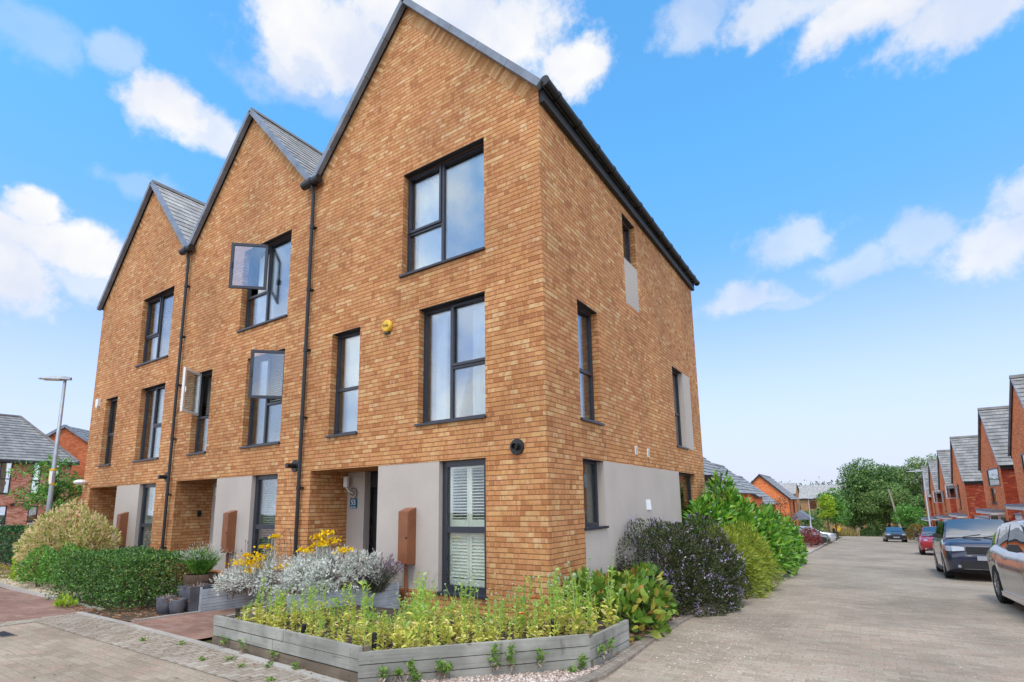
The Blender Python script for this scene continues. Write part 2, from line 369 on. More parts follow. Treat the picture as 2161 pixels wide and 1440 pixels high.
# ------------------------------------------------------------------ building kit
def FX(y0=0): return lambda u,d,z: (u,y0+d,z)          # facade looking towards -Y, u=x
def FY(x0=0): return lambda u,d,z: (x0-d,u,z)           # side wall looking towards +X, u=y
def FW(x0):   return lambda u,d,z: (x0+d,u,z)           # facade looking towards -X, u=y
def wall_grid(mb,Mp,us,zs,opens,dep=.2,m=0):
    """sheet of wall with real openings and reveals; opens = (u0,u1,z0,z1[,depth])"""
    us=sorted(set(us)|{o[0] for o in opens}|{o[1] for o in opens}); zs=sorted(set(zs)|{o[2] for o in opens}|{o[3] for o in opens})
    for i in range(len(us)-1):
        for j in range(len(zs)-1):
            uc=(us[i]+us[i+1])/2; zc=(zs[j]+zs[j+1])/2
            if any(o[0]<uc<o[1] and o[2]<zc<o[3] for o in opens): continue
            mb.quad(Mp(us[i],0,zs[j]),Mp(us[i+1],0,zs[j]),Mp(us[i+1],0,zs[j+1]),Mp(us[i],0,zs[j+1]),m)
    for o in opens:
        u0,u1,z0,z1=o[:4]; d=o[4] if len(o)>4 else dep
        sides=o[5] if len(o)>5 else 'lrbt'
        if 'l' in sides: mb.quad(Mp(u0,0,z0),Mp(u0,d,z0),Mp(u0,d,z1),Mp(u0,0,z1),m)
        if 'r' in sides: mb.quad(Mp(u1,0,z0),Mp(u1,d,z0),Mp(u1,d,z1),Mp(u1,0,z1),m)
        if 'b' in sides: mb.quad(Mp(u0,0,z0),Mp(u1,0,z0),Mp(u1,d,z0),Mp(u0,d,z0),m)
        if 't' in sides: mb.quad(Mp(u0,0,z1),Mp(u1,0,z1),Mp(u1,d,z1),Mp(u0,d,z1),m)
def mbox(mb,Mp,u0,u1,d0,d1,z0,z1,m=0):
    c=[Mp(u0,d0,z0),Mp(u1,d0,z0),Mp(u1,d1,z0),Mp(u0,d1,z0),Mp(u0,d0,z1),Mp(u1,d0,z1),Mp(u1,d1,z1),Mp(u0,d1,z1)]
    mb.add(c,[(0,3,2,1),(4,5,6,7),(0,1,5,4),(1,2,6,5),(2,3,7,6),(3,0,4,7)],m)
def frame_bars(mb,Mp,u0,u1,z0,z1,d0,d1,w,m=0):
    mbox(mb,Mp,u0,u0+w,d0,d1,z0,z1,m); mbox(mb,Mp,u1-w,u1,d0,d1,z0,z1,m)
    mbox(mb,Mp,u0+w,u1-w,d0,d1,z0,z0+w,m); mbox(mb,Mp,u0+w,u1-w,d0,d1,z1-w,z1,m)
def window(par,Mp,u0,u1,z0,z1,mull=None,trans=(),cas=(),curtain=None,sill=True,d=.13,frm='frame',gl='glass',w=.055,cw=1.0,skip=None,soffit=True,label=None,jog=.0):
    """frame mesh > pane, sill, curtain. mull: x of mullion; trans: list of (ua,ub,z); cas: list of opening lights (ua,ub,za,zb)"""
    e=.003; f=MB(); fm=M[frm]
    frame_bars(f,Mp,u0+e,u1-e,z0+e,z1-e,d,d+.07,w)
    if mull: mbox(f,Mp,mull-w/2,mull+w/2,d+.002,d+.068,z0+w,z1-w)
    for ua,ub,z in trans: mbox(f,Mp,ua,ub,d+.004,d+.066,z-w*.5,z+w*.5)
    for c in cas:
        if c==skip: continue
        frame_bars(f,Mp,c[0],c[1],c[2],c[3],d-.018,d+.03,w*.8)
        mbox(f,Mp,c[0]+.1,c[1]-.1,d-.03,d-.016,c[3]-w*.62,c[3]-w*.2)      # trickle vent
    o=build(f,'window',fm,par,label=label)
    if soffit and d>.1: q=MB(); mbox(q,Mp,u0+.002,u1-.002,.003,d-.02,z1-.010,z1-.002); build(q,'lintel_soffit',M['soffit'],o)
    p=MB()
    if skip:
        mid=mull
        sk=skip
        for (a,b,c2,d2) in [(u0+w,sk[0],z0+w,z1-w),(sk[1],u1-w,z0+w,z1-w),(max(u0+w,sk[0]),min(u1-w,sk[1]),z0+w,sk[2])]:
            if b-a>.02 and d2-c2>.02: mbox(p,Mp,a,b,d+.030,d+.044,c2,d2)
    else: mbox(p,Mp,u0+w*.9,u1-w*.9,d+.030,d+.044,z0+w*.9,z1-w*.9)
    build(p,'pane',M[gl],o)
    if sill:
        s=MB(); mbox(s,Mp,u0-.03,u1+.02,-.045,d-.001,z0-.035,z0+.002); build(s,'sill',fm,o)
    if curtain in('sheer','pair','half'):
        c=MB(); spans={'sheer':[(u0+.05,u1-.05)],'pair':[(u0+.10,u0+(u1-u0)*.24),(u1-(u1-u0)*.36,u1-.04)],'half':[(u0+.08,u0+.08+(u1-u0)*cw)]}[curtain]
        for a,b in spans:
            n=max(10,int((b-a)/.03)); 
            for i in range(n):
                ua=a+(b-a)*i/n; ub=a+(b-a)*(i+1)/n
                da=d+.22+.03*math.sin(i*1.9)+.015*math.sin(i*.7); db=d+.22+.03*math.sin((i+1)*1.9)+.015*math.sin((i+1)*.7)
                c.quad(Mp(ua,da,z0+.05),Mp(ub,db,z0+.05),Mp(ub,db,z1-.06),Mp(ua,da,z1-.06))
        build(c,'curtain',M['sheer'],o,smooth=True)
    elif curtain=='blind':
        c=MB(); n=int((z1-z0)/.05)
        for i in range(n): 
            z=z0+.04+(z1-z0-.08)*i/n
            c.quad(Mp(u0+.06,d+.16,z),Mp(u1-.06,d+.16,z),Mp(u1-.06,d+.19,z+.03),Mp(u0+.06,d+.19,z+.03))
        build(c,'blind',M['blind'],o,fixn=False)
    return o
def sash(par,hinge,ang,wd,z0,z1,name='open_casement',outer='frame',gl='glass'):
    """an opening light swung outwards about a vertical hinge; ang = direction of the light in plan"""
    hx,hy=hinge; c,s=math.cos(ang),math.sin(ang)
    Mp=lambda u,d,z:(hx+c*u-s*d,hy+s*u+c*d,z)
    f=MB(); frame_bars(f,Mp,0,wd,z0,z1,-.025,.025,.06)
    mbox(f,Mp,wd-.05,wd-.025,.03,.055,(z0+z1)/2-.06,(z0+z1)/2+.06)
    o=build(f,name,M[outer],par); p=MB(); mbox(p,Mp,.055,wd-.055,-.006,.006,z0+.055,z1-.055); build(p,'pane',M[gl],o); return o
def roof_courses(mb,r0,r1,e0,e1,step=.27,th=.02,lift=.035,m=0):
    """slate courses laid as real overlapping strips from eave (e0-e1) to ridge (r0-r1)"""
    r0,r1,e0,e1=map(Vector,(r0,r1,e0,e1)); L=((r0-e0).length+(r1-e1).length)/2; n=max(2,int(L/step))
    nrm=(e1-e0).cross(r0-e0 if (r0-e0).length>.1 else r1-e0).normalized()
    if nrm.z<0: nrm=-nrm
    for i in range(n):
        a=i/n; b=min(1,(i+1.06)/n)
        A=e0.lerp(r0,a);B=e1.lerp(r1,a);Cc=e1.lerp(r1,b);Dd=e0.lerp(r0,b)
        A2,B2=A+nrm*(lift),B+nrm*(lift); C2,D2=Cc+nrm*.012,Dd+nrm*.012
        ua=0; ub=(B-A).length
        mb.quad(A2,B2,C2,D2,m,[(0,i+.02),(ub,i+.02),(ub,i+.98),(0,i+.98)])
        mb.quad(A+nrm*.002,B+nrm*.002,B2,A2,m,[(0,i),(ub,i),(ub,i+.01),(0,i+.01)])
def bar(mb,a,b,w,h,upv,m=0):
    """rectangular bar from a to b; h along upv, w across"""
    a,b,upv=Vector(a),Vector(b),Vector(upv).normalized(); d=(b-a).normalized(); s=d.cross(upv).normalized()
    vs=[]
    for p in(a,b):
        for i,j in((-1,-1),(1,-1),(1,1),(-1,1)): vs.append(p+s*(w/2*i)+upv*(h/2*j))
    mb.add(vs,[(0,1,2,3),(7,6,5,4),(0,4,5,1),(1,5,6,2),(2,6,7,3),(3,7,4,0)],m)
def text_part(par,txt,name,Mp,uc,zc,size,mat,d=-.002,shear=0,sx=1):
    cu=bpy.data.curves.new('letters','FONT'); cu.body=txt; cu.size=size; cu.align_x='CENTER'; cu.align_y='CENTER'; cu.extrude=.001; cu.shear=shear; cu.resolution_u=3
    t=bpy.data.objects.new('letters',cu); COL.objects.link(t)
    dg=bpy.context.evaluated_depsgraph_get(); me=bpy.data.meshes.new_from_object(t.evaluated_get(dg))
    mb=MB(); mb.add([Mp(uc+v.co.x*sx,d-v.co.z,zc+v.co.y) for v in me.vertices],[tuple(p.vertices) for p in me.polygons])
    bpy.data.objects.remove(t); bpy.data.curves.remove(cu); bpy.data.meshes.remove(me)
    return build(mb,name,mat,par,fixn=False)

# ------------------------------------------------------------------ the terrace of three tall gabled houses
W=5.33; E0=.277; ZR=11.60; ZV=8.63; ZE=8.31; DEP=9.02; XL=-(3*W+2*E0)
GT=2.455; GB=.42
def town_house(k,label):
    o=-W*k
    x1=0 if k==0 else -(E0+W*k); x0=XL if k==2 else -(E0+W*(k+1)); xa=-(E0+W/2)+o
    h=thing('town_house',label,'house',((x0+x1)/2,0,0),group='terrace of tall gabled brick houses')
    F=FX(); S=FY()
    wb=MB()
    tl,tr,ml,nl,nr,pl,pr,rl=[v+o for v in(-2.959,-1.083,-2.513,-4.852,-4.027,-3.439,-2.024,-5.336)]
    TT,TS,MT,MS,NT_=7.90,5.884,5.144,3.105,5.143
    DOOR=rl+.52
    opens=[(tl,tr,TS,TT),(ml,tr,MS,MT),(nl,nr,MS,NT_),(rl,pl,-.3,GT,.9,'lt'),(pl,tr,GB,GT,.2,'rbt')]
    zl=ZE if k==2 else ZV; zr=ZE if k==0 else ZV
    wall_grid(wb,F,[x0,x1],[-.3,8.3],opens)
    # gable above the grid
    wb.add([F(x0,0,8.3),F(x1,0,8.3),F(x1,0,zr),F(xa,0,ZR),F(x0,0,zl)],[(0,1,2,3,4)])
    # other walls
    if k==0:
        t1,t2=3.454,4.22; m1,m2=1.136,1.954; b1,b2,b3,b4=6.47,7.417,8.093,7.99
        so=[(t1,t2,6.838,7.866),(m1,m2,MS,MT),(b1,b3,MS,MT),(m1,b1,.595,GT),(b1,b4,-.6,GT)]
        wall_grid(wb,S,[0,DEP],[-.9,ZE-.01],so)
    else: wb.quad((x1,.21,ZV),(x1,DEP,ZV),(x1,DEP,9.4),(x1,.21,9.4)) if False else None
    if k==2: wb.quad((x0,0,-.3),(x0,DEP,-.3),(x0,DEP,ZE-.01),(x0,0,ZE-.01))
    wr_=MB(); wr_.add([(x0,DEP,-.9),(x1,DEP,-.9),(x1,DEP,zr),(xa,DEP,ZR),(x0,DEP,zl)],[(0,1,2,3,4)]); build(wr_,'rear_wall',M['buff'],h,fixn=False)
    # floor slabs keep the rooms dark
    wb2=MB(); 
    for z in(2.75,5.5): wb2.box(x0+.25,.35,z,x1-.25,DEP-.25,z+.2)
    wb2.box(x0+.25,4.6,-.2,x1-.25,4.8,8.2)
    build(wb,'wall',M['buff'],h,fixn=False)
    build(wb2,'inner_floor',M['white'],h)
    # roof
    rb=MB(); oh=.06
    yA,yB=-oh,DEP+.1
    ev0=(x0-(.10 if k==2 else 0)); ev1=(x1+(.10 if k==0 else 0))
    sl=(ZR-ZV)/(W/2)
    zl2=ZR-sl*(xa-ev0); zr2=ZR-sl*(ev1-xa); dz=.05
    roof_courses(rb,(xa,yA,ZR+dz),(xa,yB,ZR+dz),(ev0,yA,zl2+dz),(ev0,yB,zl2+dz))
    roof_courses(rb,(xa,yA,ZR+dz),(xa,yB,ZR+dz),(ev1,yA,zr2+dz),(ev1,yB,zr2+dz))
    for (ex,ez) in((ev0,zl2),(ev1,zr2)): rb.add([(xa,yA,ZR+dz-.005),(xa,yB,ZR+dz-.005),(ex,yB,ez+dz-.005),(ex,yA,ez+dz-.005)],[(0,1,2,3)],1)
    ro=build(rb,'roof',[M['slate'],M['soffit']],h,fixn=False)
    rg=MB(); rg.prism([(xa-.14,yA-.05,ZR-.02),(xa,yA-.05,ZR+.15),(xa+.14,yA-.05,ZR-.02)],(0,yB-yA+.05,0)); build(rg,'ridge_cap',M['ridge'],ro)
    for (ex,ez) in((ev0,zl2),(ev1,zr2)):
        vg=MB(); d=Vector((ex-xa,0,ez-ZR)); L=d.length; d.normalize(); nrm=Vector((-d.z,0,d.x)); 
        if nrm.z<0: nrm=-nrm
        ns=5
        for i in range(ns):
            a=Vector((xa,yA-.04,ZR+.03))+d*(L*i/ns+.006); b=Vector((xa,yA-.04,ZR+.03))+d*(L*(i+1)/ns-.003)
            bar(vg,a,b,.10,.115,nrm)
        build(vg,'verge',M['lead'],ro)
    # brick-on-edge band under the verge: real bricks three millimetres proud
    for (ex,ez) in((ev0,zl2),(ev1,zr2)):
        bb=MB(); d=Vector((ex-xa,0,ez-ZR)); L=d.length; d.normalize(); nrm=Vector((-d.z,0,d.x)); 
        if nrm.z<0: nrm=-nrm
        n=int((L-.5)/.075)
        for i in range(n):
            p=Vector((xa,-.003,ZR-.05))+d*(.33+i*.075)-nrm*.005
            a=p+d*.066; q=-nrm*.215
            x_=[p,a,a+q,p+q]
            if min(v.x for v in x_)<x0+.01 or max(v.x for v in x_)>x1-.01: continue
            bb.add(x_,[(0,1,2,3)])
        build(bb,'verge_bricks',M['bandbrick'],h,fixn=False)
    # windows
    cT=(tl+.03,-2.13+o,TS+.86,TT-.03); cM=(-1.87+o,tr-.03,4.04,MT-.03); cN=(nl+.03,nr-.03,4.03,NT_-.03)
    cur={0:('half','pair','half'),1:('half','blind','blind'),2:('pair','half','pair')}[k]
    window(h,F,tl,tr,TS,TT,mull=-2.10+o,trans=[(tl+.05,-2.10+o,TS+.84)],cas=[cT],curtain=cur[0],cw=.38,skip=cT if k==1 else None)
    window(h,F,ml,tr,MS,MT,mull=-1.88+o,trans=[(-1.88+o,tr-.05,4.02)],cas=[cM],curtain=cur[1],skip=cM if k==1 else None)
    window(h,F,nl,nr,MS,NT_,trans=[(nl+.05,nr-.05,4.01)],cas=[cN] if k!=0 else [],curtain=cur[2],skip=cN if k==1 else None)
    if k==1:
        sash(h,(-2.12+o,.10),R(180+42),.80,TS+.87,TT-.04)
        sash(h,(tr-.06,.10),R(180+45),.72,4.05,MT-.04)
        sash(h,(nl+.24,.02),R(-55),.68,4.04,NT_-.04,outer='wframe')
    g=window(h,F,pr+.003,tr,GB,GT,trans=[(pr+.05,tr-.05,1.365)],d=.09,w=.095,soffit=False,curtain='blind' if k==1 else None,gl='glass_dark')
    if k!=1:
        sh=MB(); a,b=pr+.09,tr-.06
        for (za,zb) in((GB+.08,1.33),(1.41,GT-.07)):
            mid=(a+b)/2
            for (ua,ub) in((a,mid-.004),(mid+.004,b)):
                mbox(sh,F,ua,ua+.055,.165,.19,za,zb); mbox(sh,F,ub-.03,ub,.165,.19,za,zb)
                mbox(sh,F,ua+.055,ub-.03,.165,.19,za,za+.11); mbox(sh,F,ua+.055,ub-.03,.165,.19,zb-.06,zb)
                z=za+.13
                while z<zb-.075:
                    t=.034 if za<1 else .004
                    sh.quad(F(ua+.055,.168,z),F(ub-.03,.168,z),F(ub-.03,.198,z+t+.014),F(ua+.055,.198,z+t+.014)); z+=.047 if za>1 else .050
        build(sh,'shutter',M['cream'] if k==0 else M['blind'],g,fixn=False)
    # porch recess
    pc=MB(); mbox(pc,F,pl,pr,.004,.24,GB,GT-.002); mbox(pc,F,pl,pl+.22,.24,.9,-.2,GT-.002)
    build(pc,'render_panel',M['render'],h)
    pc=MB(); mbox(pc,F,pl,pr,.02,.24,-.2,GB-.002); build(pc,'brick_plinth',M['buff'],h)
    pc=MB(); mbox(pc,F,rl+.002,DOOR,.9,1.05,-.2,GT-.003); build(pc,'porch_panel',M['render'],h)
    dr=MB(); mbox(dr,F,DOOR,pl+.24,1.12,1.17,-.02,GT-.32); mbox(dr,F,DOOR,pl+.24,1.05,1.2,GT-.32,GT-.003); mbox(dr,F,DOOR+.1,DOOR+.28,1.105,1.12,.2,GT-.5)
    do=build(dr,'door',M['door'],h); hd=MB(); hd.cyl(F(DOOR+.85,1.08,.95),F(DOOR+.85,1.08,1.45),.014); build(hd,'handle',M['steel'],do)
    # service box on the panel
    bx=MB(); mbox(bx,F,-2.74+o,-2.51+o,-.17,.004,.82,1.66); bx.add([F(-2.74+o,-.17,1.66),F(-2.51+o,-.17,1.66),F(-2.51+o,.003,1.72),F(-2.74+o,.003,1.72)],[(0,1,2,3)])
    bx.add([F(-2.51+o,-.17,1.66),F(-2.51+o,.003,1.66),F(-2.51+o,.003,1.72)],[(0,1,2)]); bx.add([F(-2.74+o,-.17,1.66),F(-2.74+o,.003,1.66),F(-2.74+o,.003,1.72)],[(0,1,2)])
    b=build(bx,'service_box',M['corten'],h,fixn=False)
    bd=MB(); mbox(bd,F,-2.728+o,-2.522+o,-.178,-.17,.835,1.645); build(bd,'box_door',M['corten'],b)
    kn=MB(); kn.cyl(F(-2.545+o,-.178,1.24),F(-2.545+o,-.192,1.24),.014); build(kn,'knob',M['black'],b)
    pp=MB(); pp.cyl(F(-2.66+o,-.06,.82),F(-2.66+o,-.06,.02),.028,n=8); build(pp,'pipe',M['corten'],b)
    # flue / spotlight beside the downpipe
    vp=MB(); vx=-.50+o; vz=2.58
    vp.lathe([(.001,-.03),(.115,-.03),(.12,-.02),(.12,.0)],F(vx,0,vz),18,axis='y')
    if k==0: vp.lathe([(.05,-.03),(.055,-.10),(.045,-.10),(.04,-.05),(.001,-.05)],F(vx,0,vz),14,axis='y')
    else: vp.lathe([(.05,-.03),(.05,-.2),(.001,-.2)],F(vx,0,vz),12,axis='y')
    build(vp,'flue',M['black'],h,smooth=False)
    # downpipe and hopper in the valley (or gutter at the end)
    if k>0 or True:
        xv=-(E0+W)+o
        if k<2:
            gp=MB(); gp.cyl((xv-.27,-.13,ZV+.03),(xv+.27,-.13,ZV+.03),.085,n=12); gp.cyl((xv-.05,-.13,ZV+.03),(xv+.05,-.13,ZV+.03),.095,n=12); build(gp,'hopper',M['black'],h)
            dp=MB(); dp.tube([(xv+.02,-.13,ZV),(xv+.02,-.075,ZV-.25),(xv+.02,-.075,.0)],.036,8)
            for z in(7.6,6.2,4.9,3.5,2.1,.8): dp.cyl((xv+.02,-.075,z),(xv+.02,-.075,z+.07),.045,n=8); dp.box(xv,-.06,z+.02,xv+.10,.002,z+.05)
            build(dp,'downpipe',M['black'],h)
    if k==0:
        fb=MB(); fb.box(.002,.02,8.05,.09,DEP+.08,8.30); build(fb,'fascia',M['soffit'],h)
        gu=MB(); c=Vector((.17,0,8.30)); n=8
        for i in range(n):
            a0=math.pi*(1+i/n); a1=math.pi*(1+(i+1)/n)
            p0=(c.x+.075*math.cos(a0),c.z+.075*math.sin(a0)); p1=(c.x+.075*math.cos(a1),c.z+.075*math.sin(a1))
            gu.quad((p0[0],-.08,p0[1]),(p1[0],-.08,p1[1]),(p1[0],DEP+.12,p1[1]),(p0[0],DEP+.12,p0[1]))
        gu.cyl((.17,-.08,8.28),(.17,-.10,8.28),.085,n=12)
        for i in range(12): y=.3+i*.76; gu.cyl((.17,y,8.297),(.17,y+.045,8.297),.083,n=12)
        gu.cyl((.17,DEP+.1,8.28),(.17,DEP+.13,8.28),.085,n=12)
        build(gu,'gutter',M['black'],h)
        window(h,S,t1,t2,6.838,7.866,curtain='sheer',sill=False)
        window(h,S,m1,m2,MS,MT,trans=[(m1+.05,m2-.05,4.0)],curtain='pair')
        window(h,S,b1,b2,MS,MT,trans=[(b1+.05,b2-.05,4.0)])
        window(h,S,m1,m2,1.355,GT,curtain=None,gl='glass_dark')
        window(h,S,b1,b4,-.35,GT,trans=[(b1+.05,b4-.05,1.0)],gl='glass_dark',sill=False)
        for q in((t1,t2,-.003,.1,5.838,6.838),(b2,b3,-.003,.2,MS,MT),(m2,b1,-.003,.2,.595,GT),(m1,m2-.001,-.0025,.2,.595,1.319)):
            sp=MB(); mbox(sp,S,*q); build(sp,'render_panel',M['render'],h)
        for y in(3.58,4.30):
            v=MB(); mbox(v,S,y-.06,y+.06,-.012,.01,2.68,2.85); vo=build(v,'air_vent',M['whitep'],h)
            l=MB(); mbox(l,S,y-.04,y+.04,-.016,-.012,2.70,2.83); build(l,'louvre',M['blind'],vo)
        n=MB(); n.add([S(3.98,-.006,1.79),S(4.24,-.012,1.79),S(4.24,-.03,1.585),S(3.985,-.008,1.58)],[(0,1,2,3)]); build(n,'paper_notice',M['paper'],h,fixn=False)
        al=MB(); al.lathe([(.001,-.075),(.095,-.07),(.115,-.05),(.118,-.008),(.10,0)],F(-3.27,0,4.985),20,axis='y'); a=build(al,'alarm_box',M['yellow'],h)
        text_part(a,'Yale','lettering',F,-3.27,4.985,.085,M['ink'],d=-.078)
        ab=MB(); mbox(ab,F,-3.33,-3.21,-.04,0,4.84,4.875); build(ab,'alarm_base',M['black'],a)
        pq=MB(); mbox(pq,F,-5.22,-5.02,.878,.898,1.72,1.92); q=build(pq,'house_number_plate',M['blue'],h)
        text_part(q,'55','lettering',F,-5.12,1.835,.15,M['whitep'],d=.876)
        sm=MB(); 
        for (a_,b_) in((-5.20,-5.14),(-5.12,-5.04)): mbox(sm,F,a_,b_,.875,.878,1.735,1.75)
        build(sm,'street_name_line',M['whitep'],q)
        lm=MB(); lm.cyl(F(-5.22,.76,2.15),F(-5.22,.76,2.36),.055,n=12); lm.tube([F(-5.22,.76,2.15),F(-5.20,.80,2.08),F(-5.13,.84,2.03)],.012)
        lo=build(lm,'porch_lamp',M['whitep'],h)
        sc=MB(); pts=[F(-5.12+.10*math.cos(t),.87,2.02+.11*math.sin(t)) for t in np.linspace(-2.2,2.2,14)]; sc.tube(pts,.012); pts=[F(-5.14+.05*math.cos(t),.87,2.03+.05*math.sin(t)) for t in np.linspace(-3,2.4,10)]; sc.tube(pts,.009); sc.cyl(F(-5.22,.87,2.0),F(-5.22,.87,2.1),.008)
        build(sc,'lamp_bracket',M['ridge'],lo)
    if k==1:
        v=MB(); mbox(v,F,rl+.003,rl+.04,.55,.63,1.58,1.72); build(v,'doorbell',M['black'],h)
        v=MB(); v.cyl(F(DOOR-.12,.80,2.1),F(DOOR-.12,.80,2.3),.05); v.cyl(F(DOOR-.12,.84,.2),F(DOOR-.12,.84,2.1),.02); build(v,'porch_lamp',M['whitep'],h)
    if k==2:
        al=MB(); al.prism([F(-16.13,-.07,5.20),F(-15.92,-.07,5.20),F(-15.94,-.07,4.98),F(-16.02,-.07,4.90),F(-16.11,-.07,4.98)],(0,.07,0)); a=build(al,'alarm_box',M['whitep'],h)
        ab=MB(); ab.prism([F(-16.10,-.065,4.975),F(-15.95,-.065,4.975),F(-16.02,-.065,4.90)],(0,.066,0)); build(ab,'alarm_base',M['frame'],a)
        v=MB(); v.ball(F(-16.28,-.16,2.63),.17,10,sz=.5); v.cyl(F(-16.28,-.05,2.63),F(-16.28,0,2.63),.05); build(v,'wall_lamp',M['whitep'],h)
    return h
def bandbrick():
    t=NT('verge_brick'); r=t.N('ShaderNodeNewGeometry').outputs['Random Per Island']
    c=t.ramp(r,[(0,(.38,.17,.06)),(.5,(.55,.28,.11)),(1,(.66,.40,.2))]); k=t.mr(t.noise(t.pos(),30,3),.3,.7,.85,1.1); c=t.mix(1.0,c,t.comb(k,k,k),'MULTIPLY')
    return t.fin(c,.85,.25)
M['bandbrick']=bandbrick()
town_house(0,'end terrace gabled house with a yellow alarm box and number 55 plate')
town_house(1,'middle gabled house of the terrace with three windows standing open')
town_house(2,'far left gabled house of the terrace with a white alarm box on its edge')
# ------------------------------------------------------------------ ground, roads, paving
def sheet(name,x0,x1,y0,y1,dz,mat,sx=1.0,sy=1.0):
    xs=np.linspace(x0,x1,max(2,int((x1-x0)/sx)+1)); ys=[y0]
    ys=sorted(set(list(np.linspace(y0,y1,max(2,int((y1-y0)/sy)+1)))+[v for v in(0,92,60) if y0<v<y1]))
    mb=MB(); nx=len(xs); V=[(x,y,gz(x,y)+dz) for y in ys for x in xs]
    mb.add(V,[(j*nx+i,j*nx+i+1,(j+1)*nx+i+1,(j+1)*nx+i) for j in range(len(ys)-1) for i in range(nx-1)])
    return struct(build(mb,name,mat,fixn=False))
def poly_sheet(name,poly,dz,mat,kind=True):
    import bmesh
    bm=bmesh.new(); vs=[bm.verts.new((x,y,0)) for x,y in poly]; bm.faces.new(vs)
    for ycut in list(np.arange(-3,3,1.0)):
        bmesh.ops.bisect_plane(bm,geom=bm.verts[:]+bm.edges[:]+bm.faces[:],plane_co=(0,ycut,0),plane_no=(0,1,0))
    bmesh.ops.triangulate(bm,faces=bm.faces[:])
    for v in bm.verts: v.co.z=gz(v.co.x,v.co.y)+dz
    bmesh.ops.recalc_face_normals(bm,faces=bm.faces[:])
    for f in bm.faces:
        if f.normal.z<0: f.normal_flip()
    me=bpy.data.meshes.new(name); bm.to_mesh(me); bm.free(); me.materials.append(mat)
    o=link(name,me); return struct(o) if kind else o
def ribbon(name,pts,w,dz,h,mat):
    mb=MB(); P=[Vector((x,y)) for x,y in pts]; L=[];Rr=[]
    for i,p in enumerate(P):
        d=(P[min(i+1,len(P)-1)]-P[max(i-1,0)]).normalized(); n=Vector((-d.y,d.x)); L.append(p+n*w/2); Rr.append(p-n*w/2)
    for i in range(len(P)-1):
        z=lambda q: gz(q.x,q.y)+dz
        a,b,c,d=L[i],L[i+1],Rr[i+1],Rr[i]
        t=[(q.x,q.y,z(q)+h) for q in(a,b,c,d)]; u=[(q.x,q.y,z(q)-.05) for q in(a,b,c,d)]
        mb.add(t+u,[(0,1,2,3),(0,4,5,1),(2,6,7,3)]+([(0,3,7,4)] if i==0 else [])+([(1,5,6,2)] if i==len(P)-2 else []))
    return struct(build(mb,name,mat))
def earth():
    t=NT('earth_and_grass'); P=t.pos(); n=t.noise(P,.08,5); n2=t.noise(P,3,4)
    c=t.ramp(n,[(.35,(.05,.07,.025)),(.55,(.075,.085,.035)),(.7,(.11,.095,.05))]); k=t.mr(n2,.3,.7,.75,1.2); c=t.mix(1.0,c,t.comb(k,k,k),'MULTIPLY')
    return t.fin(c,.95,.1)
xs=sorted(set(list(np.linspace(-1500,-40,10))+list(np.linspace(-40,14,40))+list(np.linspace(14,1500,10)))); ys=sorted(set(list(np.linspace(-60,-4,10))+list(np.linspace(-4,60,50))+list(np.linspace(60,95,15))+list(np.linspace(95,2500,12))+[0,92]))
mb=MB(); nx=len(xs); mb.add([(x,y,gz(x,y)-.035) for y in ys for x in xs],[(j*nx+i,j*nx+i+1,(j+1)*nx+i+1,(j+1)*nx+i) for j in range(len(ys)-1) for i in range(nx-1)])
struct(build(mb,'ground',earth(),fixn=False))
M['road']=paving('brown_block_paving',[(0,(.295,.24,.178)),(.4,(.345,.283,.213)),(.75,(.37,.312,.24)),(1,(.37,.275,.21))],(.19,.15,.115),.22,.11,jw=.0045,jamt=.48,patch=.18,stain=(.24,.195,.155))
M['redpath']=paving('red_block_paving',[(0,(.25,.145,.11)),(.5,(.29,.17,.13)),(1,(.32,.205,.165))],(.16,.105,.08),.2,.1,rot=0,jamt=.25,patch=.2,stain=(.26,.2,.16))
M['setts']=paving('grey_granite_setts',[(0,(.29,.24,.185)),(.4,(.345,.295,.235)),(.8,(.385,.335,.275)),(1,(.42,.375,.31))],(.17,.13,.095),.14,.10,jw=.008,jamt=.75,rot=1,bumpd=.015,shift=.45)
M['kerb']=paving('dark_kerb_blocks',[(0,(.22,.185,.15)),(.6,(.27,.225,.185)),(1,(.31,.265,.22))],(.11,.09,.07),.105,.105,jw=.006,rot=1)
M['edging']=paving('pale_edging',[(0,(.36,.33,.29)),(1,(.45,.42,.38))],(.2,.18,.15),.6,.3,rot=0)
sheet('street_road',1.12,9.3,-3.4,98,0,M['road'],2,1)
sheet('junction_road',-7.0,40,-18,-3.4,0,M['road'],2,1)
sheet('cross_road',-60,1.12,84,92,0,M['road'],8,2); sheet('cross_road_right',9.3,60,84,92,0,M['road'],8,2)
sheet('street_road_corner',-.56,1.13,-3.4,-1.6,-.006,M['road'],.5,.5)
sheet('front_forecourt',9.3,10.05,-3.4,84,.02,M['redpath'],1,2)
sheet('sett_strip',-7.4,-.55,-3.4,-2.78,.004,M['setts'],.6,.3)
sheet('sett_strip_side',-7.4,-7.0,-18,-3.4,.004,M['setts'],.5,1)
sheet('left_footpath',-34,-7.4,-18,-2.42,.002,M['redpath'],2,1)
ribbon('path_edging',[(-7.42,-2.75),(-5.9,-2.74),(-3.1,-2.80),(-.5,-2.92)],.09,0,.018,M['edging'])
sheet('front_path',-5.80,-3.72,-2.76,.0,.003,M['redpath'],.5,.5)
sheet('neighbour_path',-13.9,-11.9,-2.4,-.0,.003,M['redpath'],.5,.5)
ribbon('side_path_edging',[(-5.84,-2.6),(-5.84,-1.7),(-5.80,-.7)],.06,0,.02,M['edging'])
ribbon('left_path_edging',[(-34,-2.40),(-9.0,-2.40),(-7.4,-2.42)],.07,0,.02,M['edging'])
